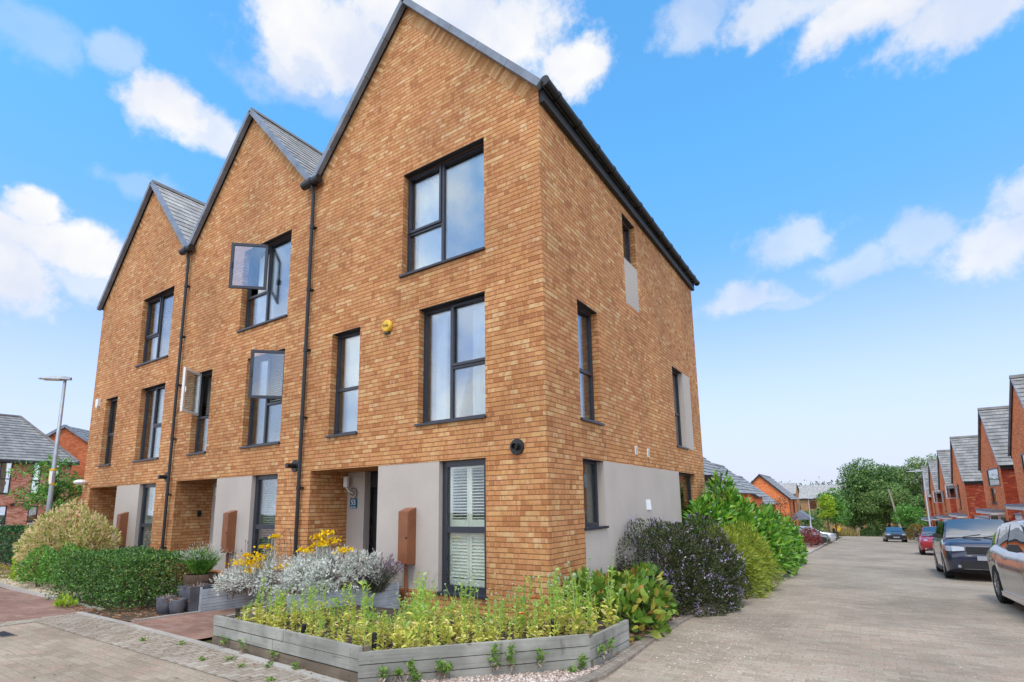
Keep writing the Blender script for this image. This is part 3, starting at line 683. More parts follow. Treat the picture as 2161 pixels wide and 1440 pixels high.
ribbon('street_kerb',[(-.6,-3.12),(.1,-3.0),(.75,-2.62),(1.2,-2.02),(1.32,-1.4),(1.28,-.6),(1.20,.4),(1.14,1.9),(1.12,5),(1.12,14)],.15,0,.035,M['kerb'])
ribbon('far_street_kerb',[(1.08,14),(1.02,30),(.9,48),(.5,60),(-.5,66)],.14,0,.05,M['edging'])
def chips(name,stops,rough=.9): 
    t=NT(name); r=t.N('ShaderNodeNewGeometry').outputs['Random Per Island']; return t.fin(t.ramp(r,stops),rough,.2)
M['soil2']=plain('bark_mulch_soil',(.07,.045,.03),.95,var=.4,scale=20)
M['gravelbase']=plain('gravel_base',(.30,.235,.2),.95,var=.3,scale=60)
M['creambase']=plain('cream_gravel_base',(.46,.36,.25),.95,var=.25,scale=40)
poly_sheet('planting_bed',[(-.6,-3.0),(.75,-2.58),(1.2,-1.9),(1.25,-.6),(1.14,0),(0,0),(-3.4,0),(-3.7,-1.6),(-3.35,-2.66)],.0,M['gravelbase'])
sheet('side_bed',0,1.08,0,26,.012,M['soil2'],.5,1)
sheet('hedge_bed',-7.42,-5.86,-2.79,0,.006,M['soil2'],.5,.5); sheet('hedge_bed_far',-12,-7.42,-2.40,0,.006,M['soil2'],1,.5)
sheet('gravel_patch',-22,-12.0,-2.38,-1.5,.006,M['creambase'],1,.4)
sheet('far_path',-24,-14.2,-1.5,-.7,.008,M['redpath'],1,.4)
sheet('drive',-14,1.05,36,60,.0,M['redpath'],2,2)
sheet('side_verge',.0,1.0,26,36,.012,M['creambase'],.5,2)

def scatter_chips(name,label,cat,poly_pts,n,s0,s1,mat,flat=.35,lift=.0):
    """loose stones or chips as small faceted lumps"""
    P=np.array(poly_pts); V=[];F=[]
    base=np.array([[1,0,0],[0,1,0],[-1,0,0],[0,-1,0],[0,0,1]],float); fc=[(0,1,4,4),(1,2,4,4),(2,3,4,4),(3,0,4,4)]
    k=0
    for (x,y) in P[:n]:
        s=rng.uniform(s0,s1); a=rng.uniform(0,6.28); b=base*np.array([s,s*rng.uniform(.4,.9),s*flat])+rng.normal(0,s*.12,(5,3))
        c,sn=math.cos(a),math.sin(a); b=np.stack([b[:,0]*c-b[:,1]*sn+x,b[:,0]*sn+b[:,1]*c+y,b[:,2]+gz(x,y)+lift],1)
        V.append(b); F+= [(5*k,5*k+1,5*k+4),(5*k+1,5*k+2,5*k+4),(5*k+2,5*k+3,5*k+4),(5*k+3,5*k,5*k+4)]; k+=1
    o=np_mesh(name,np.concatenate(V),F,mat); return tag(o,label,cat,kind='stuff')
def pts_in(poly,n):
    P=np.array(poly); lo=P.min(0); hi=P.max(0); out=[]
    while len(out)<n:
        q=rng.uniform(lo,hi); c=False; j=len(P)-1
        for i in range(len(P)):
            if (P[i,1]>q[1])!=(P[j,1]>q[1]) and q[0]<(P[j,0]-P[i,0])*(q[1]-P[i,1])/(P[j,1]-P[i,1]+1e-9)+P[i,0]: c=not c
            j=i
        if c: out.append(q)
    return np.array(out)
scatter_chips('gravel','pink and white gravel in front of the timber planter','gravel',pts_in([(-.5,-3.0),(.7,-2.55),(1.15,-1.9),(1.2,-.8),(1.12,-1.15),(-.45,-2.85)],2600),2600,.010,.022,chips('pink_gravel',[(0,(.28,.17,.13)),(.4,(.42,.33,.27)),(.8,(.6,.5,.44)),(1,(.7,.66,.62))]),.7,.004)
scatter_chips('bark_mulch','brown bark chips on the bed beside the side wall','mulch',pts_in([(.0,.0),(1.2,-.6),(1.14,.3),(1.06,2.4),(.0,2.4)],2400),2400,.015,.045,chips('bark_chip',[(0,(.06,.032,.02)),(.5,(.17,.10,.06)),(.85,(.30,.20,.13)),(1,(.42,.33,.25))]),.4,.014)
scatter_chips('leaf_litter','dry brown leaves under the box hedge and pots','leaf litter',np.concatenate([pts_in([(-8.6,-2.75),(-5.85,-2.75),(-5.85,-1.3),(-6.4,-1.6),(-8.6,-2.4)],500),pts_in([(-3.3,-2.8),(-.6,-2.95),(-.6,-2.85),(-3.3,-2.7)],60)]),560,.015,.04,chips('dry_leaf',[(0,(.10,.045,.02)),(.5,(.24,.12,.06)),(1,(.36,.23,.13))]),.3,.01)
scatter_chips('cream_gravel','cream stones on the bed at the far left','gravel',pts_in([(-20,-2.36),(-9.2,-2.36),(-9.5,-1.6),(-20,-1.52)],3500),3500,.02,.045,chips('cream_stone',[(0,(.36,.27,.17)),(.5,(.55,.45,.32)),(1,(.68,.6,.48))]),.6,.01)
pet=np.concatenate([rng.normal((1.95,.9),(.45,1.3),(700,2)),rng.normal((2.3,-.8),(.7,1.0),(600,2)),rng.uniform((1.3,-3),(6.5,14),(700,2)),rng.normal((1.7,5.5),(.3,2.5),(300,2))])
pet=pet[pet[:,0]>1.42]
scatter_chips('fallen_petals','pale fallen petals scattered over the block paved street','petals',pet,len(pet),.006,.016,chips('pale_petal',[(0,(.42,.36,.28)),(.6,(.58,.52,.44)),(1,(.66,.62,.56))]),.25,.003)
pet=np.concatenate([rng.uniform((-7,-8),(0,-3.4),(260,2)),rng.uniform((-7,-3.3),(-.8,-2.8),(200,2))])
scatter_chips('leaf_crumbs','small brown leaf crumbs on the junction paving','leaf litter',pet,len(pet),.005,.018,chips('leaf_crumb',[(0,(.10,.06,.035)),(.5,(.30,.2,.12)),(1,(.5,.44,.36))]),.3,.007)
# ------------------------------------------------------------------ foliage kit
def unit(v): return v/np.maximum(1e-9,np.linalg.norm(v,axis=1,keepdims=True))
def rdir(n): return unit(rng.normal(0,1,(n,3)))
def leaves_np(P,D,N,L,Wd,fold=0.0):
    """leaf blades: base P, tip direction D, blade normal N, length L, width Wd -> verts, quads"""
    n=len(P); L=np.broadcast_to(np.asarray(L,float),(n,))[:,None]; Wd=np.broadcast_to(np.asarray(Wd,float),(n,))[:,None]
    D=unit(D); S=unit(np.cross(D,N)); N=unit(np.cross(S,D))
    if fold==0:
        V=np.stack([P,P+D*L*.42+S*Wd*.5,P+D*L,P+D*L*.42-S*Wd*.5],1).reshape(-1,3)
        F=np.arange(n*4).reshape(n,4)
    else:
        m1=P+D*L*.34; m2=P+D*L*.70-N*L*fold*.25; tip=P+D*L-N*L*fold*.75; u=N*Wd*fold
        V=np.stack([P,m1+S*Wd*.46+u,m2+S*Wd*.40+u*.8,tip,m2-S*Wd*.40+u*.8,m1-S*Wd*.46+u,m1,m2],1).reshape(-1,3)
        b=(np.arange(n)*8)[:,None]; F=np.concatenate([b+np.array(q) for q in((0,1,6,5),(6,1,2,7),(6,7,4,5),(7,2,3,4))])
    return V,F
class LF:
    def __init__(s): s.V=[];s.F=[];s.k=0
    def add(s,V,F): s.V.append(V); s.F.append(F+s.k); s.k+=len(V)
    def leaves(s,*a,**k): s.add(*leaves_np(*a,**k))
    def stems(s,A,B,r):
        """thin three-sided stems from A to B"""
        A=np.asarray(A,float);B=np.asarray(B,float); n=len(A); d=unit(B-A); s1=unit(np.cross(d,np.array([.31,.52,.79]))); s2=np.cross(d,s1)
        r=np.broadcast_to(np.asarray(r,float),(n,))[:,None]
        ring=[s1*r,(-.5*s1+.866*s2)*r,(-.5*s1-.866*s2)*r]
        V=np.stack([A+q for q in ring]+[B+q*.6 for q in ring],1).reshape(-1,3); b=(np.arange(n)*6)[:,None]
        F=np.concatenate([b+np.array(f) for f in((0,1,4,3),(1,2,5,4),(2,0,3,5))]); s.add(V,F)
    def build(s,name,mat,parent,smooth=False): return np_mesh(name,np.concatenate(s.V),np.concatenate(s.F),mat,parent,smooth)
def lump(D,seed,amp):
    r=np.random.default_rng(seed); out=np.ones(len(D))
    for k in range(7):
        f=r.normal(0,1,3)*(2+k*.9); out+=amp*np.sin(D@f+r.uniform(0,6))/(1+.35*k)
    return out
def ell_pts(n,c,rad,seed,amp=.10,inner=.72,low=-.5):
    D=rdir(int(n*1.6)); D=D[D[:,2]>low][:n]; n=len(D)
    r=lump(D,seed,amp)*(inner+(1-inner)*np.sqrt(rng.random(n)))
    # thin out patches so gaps show
    rad=np.asarray(rad,float); P=np.asarray(c)+D*rad*r[:,None]
    return P,unit(D/rad)
def wood(parent,c,rad,n=6,mat='bark',zb=None,name='stem',r=.02):
    zb=gz(c[0],c[1]) if zb is None else zb
    for i in range(n):
        mb=MB()
        a=2*math.pi*i/n+random.random(); q=(c[0]+math.cos(a)*rad[0]*.55,c[1]+math.sin(a)*rad[1]*.55,c[2]+rad[2]*random.uniform(.0,.55))
        m=(c[0]+math.cos(a)*rad[0]*.2,c[1]+math.sin(a)*rad[1]*.2,(zb+q[2])/2)
        mb.tube([(c[0]+math.cos(a)*.05,c[1]+math.sin(a)*.05,zb-.03),m,q],[r,r*.75,r*.35],5)
        build(mb,name,M[mat],parent)
M['bark']=plain('grey_brown_bark',(.12,.09,.065),.95,var=.35,scale=12)
M['twig']=plain('brown_twig',(.11,.07,.045),.95,var=.3)
def shrub(name,label,cat,blobs,n,L,Wd,mat,seed,group=None,fold=0,droop=.2,upb=.25,amp=.10,inner=.7,part='foliage',low=-.55,spiky=.0,stemr=.02,tang=.55):
    c0=blobs[0][0]; t=thing(name,label,cat,(c0[0],c0[1],gz(c0[0],c0[1])),group=group)
    lf=LF(); tot=sum(b[1][0]*b[1][1]+b[1][0]*b[1][2] for b in blobs)
    for i,(c,rad) in enumerate(blobs):
        m=int(n*(rad[0]*rad[1]+rad[0]*rad[2])/tot); P,N=ell_pts(m,c,rad,seed+i,amp,inner,low); m=len(P)
        P[:,2]=np.maximum(P[:,2],gz(c[0],c[1])+.03)
        D=N*(1-tang+spiky)+rdir(m)*tang+np.array([0,0,upb-droop*0])
        Nn=N+rdir(m)*.8+np.array([0,0,.5])
        lf.leaves(P,D,Nn,L*rng.uniform(.65,1.25,m),Wd*rng.uniform(.7,1.2,m),fold=fold)
    f=lf.build(part,M[mat] if isinstance(mat,str) else mat,t)
    for c,rad in blobs: wood(t,c,rad,5,'twig',r=stemr)
    return t
M['laurel']=leafmat('laurel_leaf',[(0,(.035,.12,.012)),(.3,(.08,.24,.02)),(.65,(.17,.40,.03)),(.92,(.33,.56,.06)),(1,(.48,.46,.10))],.28,.25,.6)
M['box']=leafmat('box_leaf',[(0,(.016,.055,.010)),(.4,(.048,.145,.02)),(.8,(.105,.26,.032)),(.97,(.23,.42,.08)),(1,(.45,.44,.12))],.4,.25,.6)
M['privet']=leafmat('dark_hedge_leaf',[(0,(0.010,0.052,0.010)),(.6,(0.023,0.111,0.019)),(1,(0.065,0.208,0.039))],.4,.2)
M['hebe']=leafmat('hebe_leaf',[(0,(.020,.033,.013)),(.45,(.055,.08,.03)),(.8,(.10,.125,.05)),(1,(.20,.19,.12))],.75,.12,.08)
M['hebefl']=leafmat('hebe_flower',[(0,(0.184,0.138,0.299)),(.4,(0.345,0.287,0.517)),(.75,(0.414,0.310,0.414)),(1,(0.713,0.644,0.759))],.7,.2)
M['yew']=leafmat('yellow_green_shrub_leaf',[(0,(0.120,0.180,0.014)),(.5,(0.264,0.348,0.030)),(1,(0.480,0.504,0.072))],.5,.25)
M['hyd']=leafmat('hydrangea_leaf',[(0,(0.062,0.138,0.019)),(.45,(0.138,0.275,0.031)),(.75,(0.275,0.400,0.050)),(.92,(0.425,0.375,0.062)),(1,(0.650,0.275,0.088))],.45,.25)
M['hydfl']=leafmat('green_white_floret',[(0,(.40,.45,.16)),(1,(.7,.68,.5))],.7,.2)
M['varieg']=leafmat('variegated_leaf',[(0,(.14,.25,.04)),(.22,(.36,.42,.10)),(.5,(.72,.64,.28)),(.82,(.84,.68,.42)),(1,(.80,.48,.36))],.6,.35,.2)
M['gold']=leafmat('golden_leaf',[(0,(.10,.14,.015)),(.5,(.28,.26,.03)),(1,(.5,.42,.06))],.55,.2)
M['lime']=leafmat('lime_leaf',[(0,(0.156,0.288,0.014)),(.5,(0.324,0.504,0.024)),(1,(0.528,0.660,0.060))],.5,.3)
M['green']=leafmat('green_tree_leaf',[(0,(0.040,0.136,0.019)),(.5,(0.112,0.304,0.040)),(1,(0.272,0.528,0.080))],.45,.25)
M['wood1']=leafmat('dark_tree_leaf',[(0,(0.037,0.093,0.024)),(.45,(0.085,0.187,0.043)),(.8,(0.170,0.306,0.068)),(1,(0.306,0.442,0.102))],.5,.2)
M['wood2']=leafmat('olive_tree_leaf',[(0,(0.054,0.117,0.027)),(.5,(0.135,0.234,0.054)),(1,(0.342,0.450,0.126))],.5,.2)
M['wood3']=leafmat('far_tree_leaf',[(0,(0.038,0.090,0.045)),(.6,(0.075,0.150,0.060)),(1,(0.135,0.225,0.090))],.6,.2)
M['redleaf']=leafmat('red_leaf',[(0,(.06,.01,.01)),(.5,(.20,.02,.02)),(1,(.42,.06,.03))],.45,.2)
M['copper']=leafmat('copper_leaf',[(0,(0.078,0.065,0.033)),(.4,(0.208,0.117,0.052)),(.75,(0.455,0.156,0.065)),(1,(0.585,0.312,0.117))],.5,.2)
M['orangefl']=leafmat('orange_shrub_leaf',[(0,(.05,.09,.02)),(.5,(.16,.16,.03)),(.8,(.42,.15,.03)),(1,(.55,.26,.06))],.5,.2)
M['silver']=leafmat('silver_leaf',[(0,(.34,.37,.32)),(.4,(.52,.55,.50)),(.8,(.70,.72,.67)),(1,(.82,.82,.78))],.9,.15,.08)
M['drystem']=leafmat('dry_stem',[(0,(.10,.06,.045)),(.5,(.26,.18,.13)),(1,(.5,.42,.35))],.9,.05,.1)
M['yellowfl']=leafmat('yellow_flower',[(0,(.60,.34,.0)),(.5,(.80,.52,.005)),(1,(.85,.66,.02))],.7,.15,.2)
M['poppyleaf']=leafmat('poppy_leaf_green',[(0,(.24,.40,.06)),(.4,(.42,.62,.10)),(.75,(.60,.74,.15)),(1,(.42,.62,.28))],.5,.42)
M['poppydry']=leafmat('poppy_leaf_yellowed',[(0,(.54,.54,.09)),(.4,(.80,.78,.16)),(.8,(.86,.77,.26)),(1,(.84,.66,.36))],.6,.3)
M['poppyhead']=leafmat('seed_head',[(0,(.20,.33,.17)),(1,(.42,.52,.34))],.6,.05)
M['daisy']=leafmat('white_daisy',[(0,(.65,.65,.6)),(1,(.8,.8,.76))],.7,.2)
M['redfl']=leafmat('red_poppy_petal',[(0,(.62,.03,.01)),(1,(.75,.09,.02))],.6,.3)
M['lav']=leafmat('lavender_stem',[(0,(.055,.07,.04)),(.6,(.12,.13,.08)),(1,(.2,.17,.15))],.8,.1)
M['lavhead']=leafmat('lavender_head',[(0,(.12,.08,.12)),(1,(.28,.2,.26))],.8,.1)
M['grass']=leafmat('dry_grass',[(0,(.22,.19,.05)),(.5,(.42,.34,.10)),(1,(.6,.48,.18))],.7,.3)
M['fern']=leafmat('weed_leaf',[(0,(.09,.20,.03)),(1,(.26,.40,.07))],.5,.3)

# ------------------------------------------------------------------ shrubs along the side wall
def up_flowers(t,blobs,n,L,Wd,mat,seed,name,amp=.1,zmin=-.1):
    lf=LF()
    for i,(c,rad) in enumerate(blobs):
        P,N=ell_pts(n//len(blobs),c,np.array(rad)*1.0,seed+i,amp,.93,zmin); m=len(P); q=6
        P=np.repeat(P,q,0); NN=np.repeat(N,q,0); k=len(P); tt=np.tile(np.linspace(0,1,q),m)[:,None]*L
        ax=unit(NN+np.array([0,0,.3])); lf.leaves(P+ax*tt,rdir(k)+ax*.4,rdir(k),Wd*rng.uniform(.7,1.3,k),Wd*.6)
    return lf.build(name,M[mat],t)
hb=[((.58,3.0,.42),(.85,.95,.82)),((.75,3.95,.50),(.92,1.0,.82)),((.42,2.5,.2),(.5,.55,.5)),((.88,4.6,.28),(.75,.75,.75)),((1.0,3.6,.05),(.68,1.2,.5))]
t=shrub('hebe_bush','big dark hebe bush with purple flowers in front of the plain grey panel','shrub',hb,52000,.055,.018,'hebe',11,spiky=.5,inner=.74,amp=.12,upb=.45)
up_flowers(t,hb,900,.085,.036,'hebefl',11,'flower',zmin=-.35,amp=.12)
yb=[((.98,5.95,.20),(.78,.95,1.0)),((1.08,7.2,.12),(.80,1.0,.95))]
shrub('yellow_green_shrub','feathery yellow-green shrub between the hebe and the laurel hedge','shrub',yb,15000,.13,.018,'yew',21,spiky=.2,inner=.66,amp=.08,upb=.1)
lb=[((.42,7.7,.75),(.60,1.0,1.05)),((.62,8.9,.65),(.78,1.2,1.2)),((.85,10.3,.40),(.88,1.3,1.15)),((.95,11.8,.15),(.88,1.3,1.05)),((.55,8.6,1.75),(.30,.4,.62)),((.30,7.0,.75),(.36,.5,.95))]
shrub('laurel_hedge','tall glossy bright green laurel hedge beside the corner of the end house','hedge',lb,7200,.21,.078,'laurel',31,fold=.16,spiky=.35,inner=.72,amp=.08,upb=.45,stemr=.03)
lb2=[((.85,14.0,.1),(.82,1.2,1.15)),((.90,15.6,-.1),(.82,1.3,1.10)),((.92,17.2,-.3),(.72,1.0,.95))]
shrub('laurel_hedge','far rounded piece of laurel hedge ending at the pale kerb','hedge',lb2,4200,.19,.075,'laurel',37,fold=.16,spiky=.35,inner=.75,amp=.06,upb=.4)
hd=[((.55,.95,.27),(.56,.72,.42)),((.92,.75,.18),(.40,.58,.38)),((.35,.45,.38),(.40,.42,.34)),((.70,1.35,.33),(.48,.5,.40))]
t=shrub('hydrangea','leafy hydrangea with yellowing leaves at the corner of the end house','shrub',hd,1150,.15,.09,'hyd',41,fold=.12,spiky=.3,inner=.6,amp=.1,upb=.35)
up_flowers(t,hd,80,.02,.03,'hydfl',41,'flower',zmin=.2)
shrub('brown_ball_shrub','low rounded brown shrub at the foot of the far laurel','shrub',[((.75,19.6,-.72),(.3,.4,.32))],700,.05,.02,'copper',43)
shrub('grass_tuft','small bright green tuft on the verge behind the laurels','plant',[((.55,25.5,-1.1),(.5,1.4,.22))],1200,.16,.02,'lime',44,upb=.9,low=-.1)
# ------------------------------------------------------------------ left-hand planting
def hedge_box(name,label,x0,x1,y0,y1,z1,n,L,Wd,mat,seed,cat='hedge'):
    cx,cy=(x0+x1)/2,(y0+y1)/2; t=thing(name,label,cat,(cx,cy,gz(cx,cy)))
    h=np.array([(x1-x0)/2,(y1-y0)/2,z1/2]); n2=n
    U=rng.uniform(-1,1,(n2,3)); ar=np.array([h[1]*h[2],h[0]*h[2],h[0]*h[1]*1.3]); ax=rng.choice(3,n2,p=ar/ar.sum()); sg=np.where(rng.random(n2)<.5,-1.,1.); sg=np.where(ax==2,1.,sg)
    U[np.arange(n2),ax]=sg
    N=np.zeros((n2,3)); N[np.arange(n2),ax]=sg
    # round the corners, let the surface wander, sink some leaves
    r=np.abs(U)**12; nrm=(r.sum(1))**(1/12.); U=U/nrm[:,None]*.99
    W=(1+.55*(lump(U*h*2.2,seed,.05)-1)+.5*(lump(U*h*6,seed+3,.05)-1))*(1-.26*rng.random(n2)**1.4); P=np.array([cx,cy,gz(cx,cy)+z1/2])+U*h*W[:,None]
    P[:,2]=np.maximum(P[:,2],gz(cx,cy)+.02)
    lf=LF(); lf.leaves(P,N*.6+rdir(n2)*.8+np.array([0,0,.25]),N+rdir(n2)*.9,L*rng.uniform(.5,1.5,n2),Wd*rng.uniform(.6,1.4,n2))
    k=160; lf.leaves(P[:k],N[:k]+np.array([0,0,.6])+rdir(k)*.3,rdir(k),L*2.4,Wd*.9)
    lf.build('foliage',M[mat],t)
    # twiggy inside, leaves on it
    mb=MB(); 
    for i in range(26):
        a=(cx+random.uniform(-.8,.8)*h[0],cy+random.uniform(-.7,.7)*h[1],gz(cx,cy)); mb.tube([a,(a[0]+random.uniform(-.1,.1),a[1]+random.uniform(-.1,.1),z1*.5),(a[0]+random.uniform(-.2,.2),a[1]+random.uniform(-.2,.2),z1*.85)],[.014,.01,.005],4)
    build(mb,'stem',M['twig'],t)
    m=int(n*.35); Q=np.array([cx,cy,gz(cx,cy)+z1/2])+rng.uniform(-.86,.86,(m,3))*h
    l2=LF(); l2.leaves(Q,rdir(m),rdir(m),L*1.3,Wd*1.4); l2.build('inner_foliage',M[mat],t)
    return t
hedge_box('box_hedge','clipped green box hedge in front of the middle and far house',-10.0,-6.55,-2.52,-1.1,.90,21000,.036,.021,'box',51)
hedge_box('dark_hedge','dark green hedge block at the left edge of the photo',-22,-17.3,-1.9,-.1,1.15,7000,.06,.03,'privet',52)
vb=[((-13.2,-1.3,1.0),(.95,.75,.78)),((-14.0,-1.2,.80),(.75,.65,.64)),((-12.4,-1.1,.9),(.66,.55,.66)),((-13.3,-1.3,.5),(1.1,.75,.5))]
t=shrub('variegated_bush','big cream and pink variegated bush behind the box hedge','shrub',vb,13000,.10,.042,'varieg',61,inner=.72,amp=.12,upb=.4,spiky=.1)
gb=[((-12.2,-1.95,.45),(.55,.4,.48)),((-11.4,-1.85,.5),(.6,.4,.5)),((-10.7,-1.8,.5),(.5,.4,.5))]
shrub('green_shrub','loose mid green shrub between the variegated bush and box hedge','shrub',gb,7000,.06,.028,'green',62)
shrub('lime_shrub','small lime green shrub beside the dark hedge','shrub',[((-14.2,-1.6,.38),(.42,.4,.50))],2200,.065,.034,'lime',63)
shrub('golden_shrub','low golden shrub on the cream gravel at the left edge','shrub',[((-15.9,-1.9,.1),(.85,.42,.32))],2200,.05,.018,'gold',64)
shrub('yellow_weed','little yellow-leaved weed at the foot of the box hedge','plant',[((-8.35,-2.66,.12),(.22,.12,.14))],160,.09,.03,'lime',65,upb=.8)
# ------------------------------------------------------------------ trees
def tree(name,label,loc,h,rad,trunk_h,n,L,Wd,mat,seed,group=None,clumps=26,cone=0.0,tr=.09,cat='tree',spread=.30,fold=0,sunk=0):
    x,y=loc; z=gz(x,y)-sunk; t=thing(name,label,cat,(x,y,z),group=group); r=np.random.default_rng(seed)
    cz=z+trunk_h+(h-trunk_h)/2; rz=(h-trunk_h)/2
    C=[]
    while len(C)<clumps:
        d=r.normal(0,1,3); d/=np.linalg.norm(d); q=d*(r.random()**.45); 
        k=1-cone*max(0,(q[2]+1)/2); q2=np.array([q[0]*rad*k,q[1]*rad*k,q[2]*rz])*.85
        C.append(q2+np.array([x,y,cz]))
    C=np.array(C); sz=r.uniform(.6,1.25,clumps)*spread*min(rad,rz*1.1)
    w=sz**2/np.sum(sz**2); idx=r.choice(clumps,n,p=w)
    D=rdir(n); P=C[idx]+D*(sz[idx]*(.55+.5*rng.random(n)))[:,None]*np.array([1.15,1.15,.8])
    lf=LF(); lf.leaves(P,D*.5+rdir(n)*.6+np.array([0,0,.05]),D+rdir(n)*.6+np.array([0,0,.5]),L*rng.uniform(.6,1.3,n),Wd*rng.uniform(.7,1.3,n),fold=fold)
    lf.build('crown',M[mat],t)
    mb=MB(); top=(x+r.normal(0,.1),y+r.normal(0,.1),z+trunk_h+(h-trunk_h)*.55)
    pts=[(x,y,z-.1),(x+r.normal(0,.03)*h*.1,y,z+trunk_h*.6),((x+top[0])/2,(y+top[1])/2,z+trunk_h),top]
    mb.tube(pts,[tr*1.25,tr,tr*.8,tr*.3],8)
    for i in range(min(clumps,14)):
        f=r.uniform(.35,.95); a=Vector(pts[1]).lerp(Vector(top),f); c=Vector(C[i]); m=a.lerp(c,.5)+Vector((0,0,.05*h))
        mb.tube([a,m,c],[tr*.42*(1.1-f*.5),tr*.28,tr*.08],5)
    build(mb,'trunk',M['bark'],t); return t
tree('young_tree','young spreading green tree behind the tall street lamp on the left',(-19.9,.25),3.75,1.25,1.3,2600,.13,.05,'green',71,clumps=30,spread=.24)
# ------------------------------------------------------------------ planters
def planter(name,label,runs,mats,z1,boards=3,bh=.118,th=.045,cat='planter',front=None):
    """low timber walls made of stacked boards; each run is one straight face"""
    c=runs[0][0]; t=thing(name,label,cat,(c[0],c[1],gz(*c)))
    for ri,(a,b,joints) in enumerate(runs):
        a=Vector((a[0],a[1],0)); b=Vector((b[0],b[1],0)); d=(b-a).normalized(); n=Vector((-d.y,d.x,0)); L=(b-a).length
        za,zb=gz(a.x,a.y),gz(b.x,b.y); zm=min(za,zb)
        for k in range(boards):
            mb=MB(); cuts=[0]+([] if k not in joints else joints[k])+[L]
            for i in range(len(cuts)-1):
                s0=cuts[i]+(.003 if i else .0); s1=cuts[i+1]-.001
                gp=.0018 if bh<.11 else .005; z0=zm+z1-(boards-k)*bh+gp; z2=z0+bh-2*gp; jz=random.uniform(-.002,.002); o=random.uniform(-.004,.004)
                p=[a+d*s0+n*o,a+d*s1+n*o,a+d*s1+n*(th+o),a+d*s0+n*(th+o)]; e=.006
                v=[(q.x,q.y,z0+jz) for q in p]+[(q.x,q.y,z2+jz) for q in p]
                mb.add(v,[(0,3,2,1),(4,5,6,7),(0,1,5,4),(1,2,6,5),(2,3,7,6),(3,0,4,7)])
                for s in (s0+.12,s1-.12):
                    for zz in (z0+.03,z2-.03): 
                        q=a+d*s+n*(o-.002); mb.cyl(q+Vector((0,0,zz)),q-n*.004+Vector((0,0,zz)),.006,n=6)
            build(mb,'board',M[mats[1] if front and ri in(1,2) else mats[k]],t)
    return t
pA,pB,pC,pD=(-3.31,-2.72),(-.49,-2.84),(1.13,-1.18),(1.165,-.16)
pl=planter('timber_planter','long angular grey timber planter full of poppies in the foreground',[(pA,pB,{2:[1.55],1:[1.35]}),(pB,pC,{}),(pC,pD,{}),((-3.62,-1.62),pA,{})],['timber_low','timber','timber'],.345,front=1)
sb=MB(); poly=[(-3.28,-2.68),(-.50,-2.79),(1.08,-1.18),(1.11,-.1),(.5,-.12),(-.5,-.6),(-1.6,-.75),(-3.0,-.9),(-3.58,-1.6)]
sb.add([(x,y,.27+.004*i) for i,(x,y) in enumerate(poly)]+[(-1.0,-1.6,.30)],[(i,(i+1)%9,9) for i in range(9)])
build(sb,'soil',M['soil'],pl)
for (x,y) in((-.49,-2.80),(1.10,-1.18),(-3.28,-2.68)):
    mb=MB(); mb.box(x-.03,y+.02,gz(x,y),x+.03,y+.08,gz(x,y)+.33); build(mb,'post',M['timber_low'],pl)
nl=planter('grey_planter','grey grooved timber planter between the path and the end house front',[((-3.20,-1.80),(-2.70,-.16),{1:[.9],2:[1.2]})],['deck']*4,.53,boards=4,bh=.105)
sb=MB(); sb.add([(-3.22,-1.78,.40),(-2.72,-.05,.46),(-4.0,-.05,.42),(-4.05,-1.5,.34)],[(0,1,2,3)]); build(sb,'soil',M['soil'],nl)
mb=MB(); mb.box(-3.27,-1.87,0.0,-3.20,-1.80,.47); build(mb,'post',M['timber_low'],nl)
fp=planter('grooved_planter','blue-grey grooved decking planter of the middle house beside the brick path',[((-5.80,-1.66),(-5.60,-.35),{}),((-6.45,-1.45),(-5.80,-1.66),{})],['deck']*8,.41,boards=8,bh=.05,th=.03)
sb=MB(); sb.add([(-5.80,-1.6,.34),(-5.62,-.35,.34),(-6.5,-.35,.34),(-6.45,-1.42,.34)],[(0,1,2,3)]); build(sb,'soil',M['soil'],fp)
# ------------------------------------------------------------------ pots
def pot(label,x,y,r,h,taper=.82,sq=False):
    t=thing('plant_pot',label,'pot',(x,y,gz(x,y)),group='grey pots beside the path'); z=gz(x,y); mb=MB()
    if sq:
        for (ra,rb,z0,z1) in((r*.8,r,z,z+h),):
            P=[(-1,-1),(1,-1),(1,1),(-1,1)]; mb.add([(x+a*ra,y+b*ra,z0) for a,b in P]+[(x+a*rb,y+b*rb,z1) for a,b in P]+[(x+a*rb*.88,y+b*rb*.88,z1) for a,b in P]+[(x+a*rb*.86,y+b*rb*.86,z1-.06) for a,b in P],[(0,1,5,4),(1,2,6,5),(2,3,7,6),(3,0,4,7),(4,5,9,8),(5,6,10,9),(6,7,11,10),(7,4,8,11),(8,9,13,12),(9,10,14,13),(10,11,15,14),(11,8,12,15)])
    else: mb.lathe([(.001,z),(r*taper,z),(r*.95,z+h*.5),(r,z+h-.01),(r*.98,z+h),(r*.88,z+h),(r*.86,z+h-.05)],(x,y,0),18)
    build(mb,'pot_body',M['pot'],t,smooth=not sq)
    s=MB(); s.cyl((x,y,z+h-.06),(x,y,z+h-.05),r*.86,n=14); build(s,'soil',M['soil'],t)
    lf=LF(); n=90; P=np.stack([x+rng.normal(0,r*.5,n),y+rng.normal(0,r*.5,n),np.full(n,z+h-.04)],1); lf.leaves(P,rdir(n)*.8+np.array([0,0,.6]),rdir(n),.09,.015); lf.build('dry_plant',M['drystem'],t)
pot('grey glazed round pot nearest the end of the box hedge',-6.18,-2.0,.145,.27)
pot('small round grey pot between two taller pots',-5.97,-1.92,.125,.235,.75)
pot('tall square grey pot next to the grooved planter',-6.02,-1.62,.20,.42,sq=True)
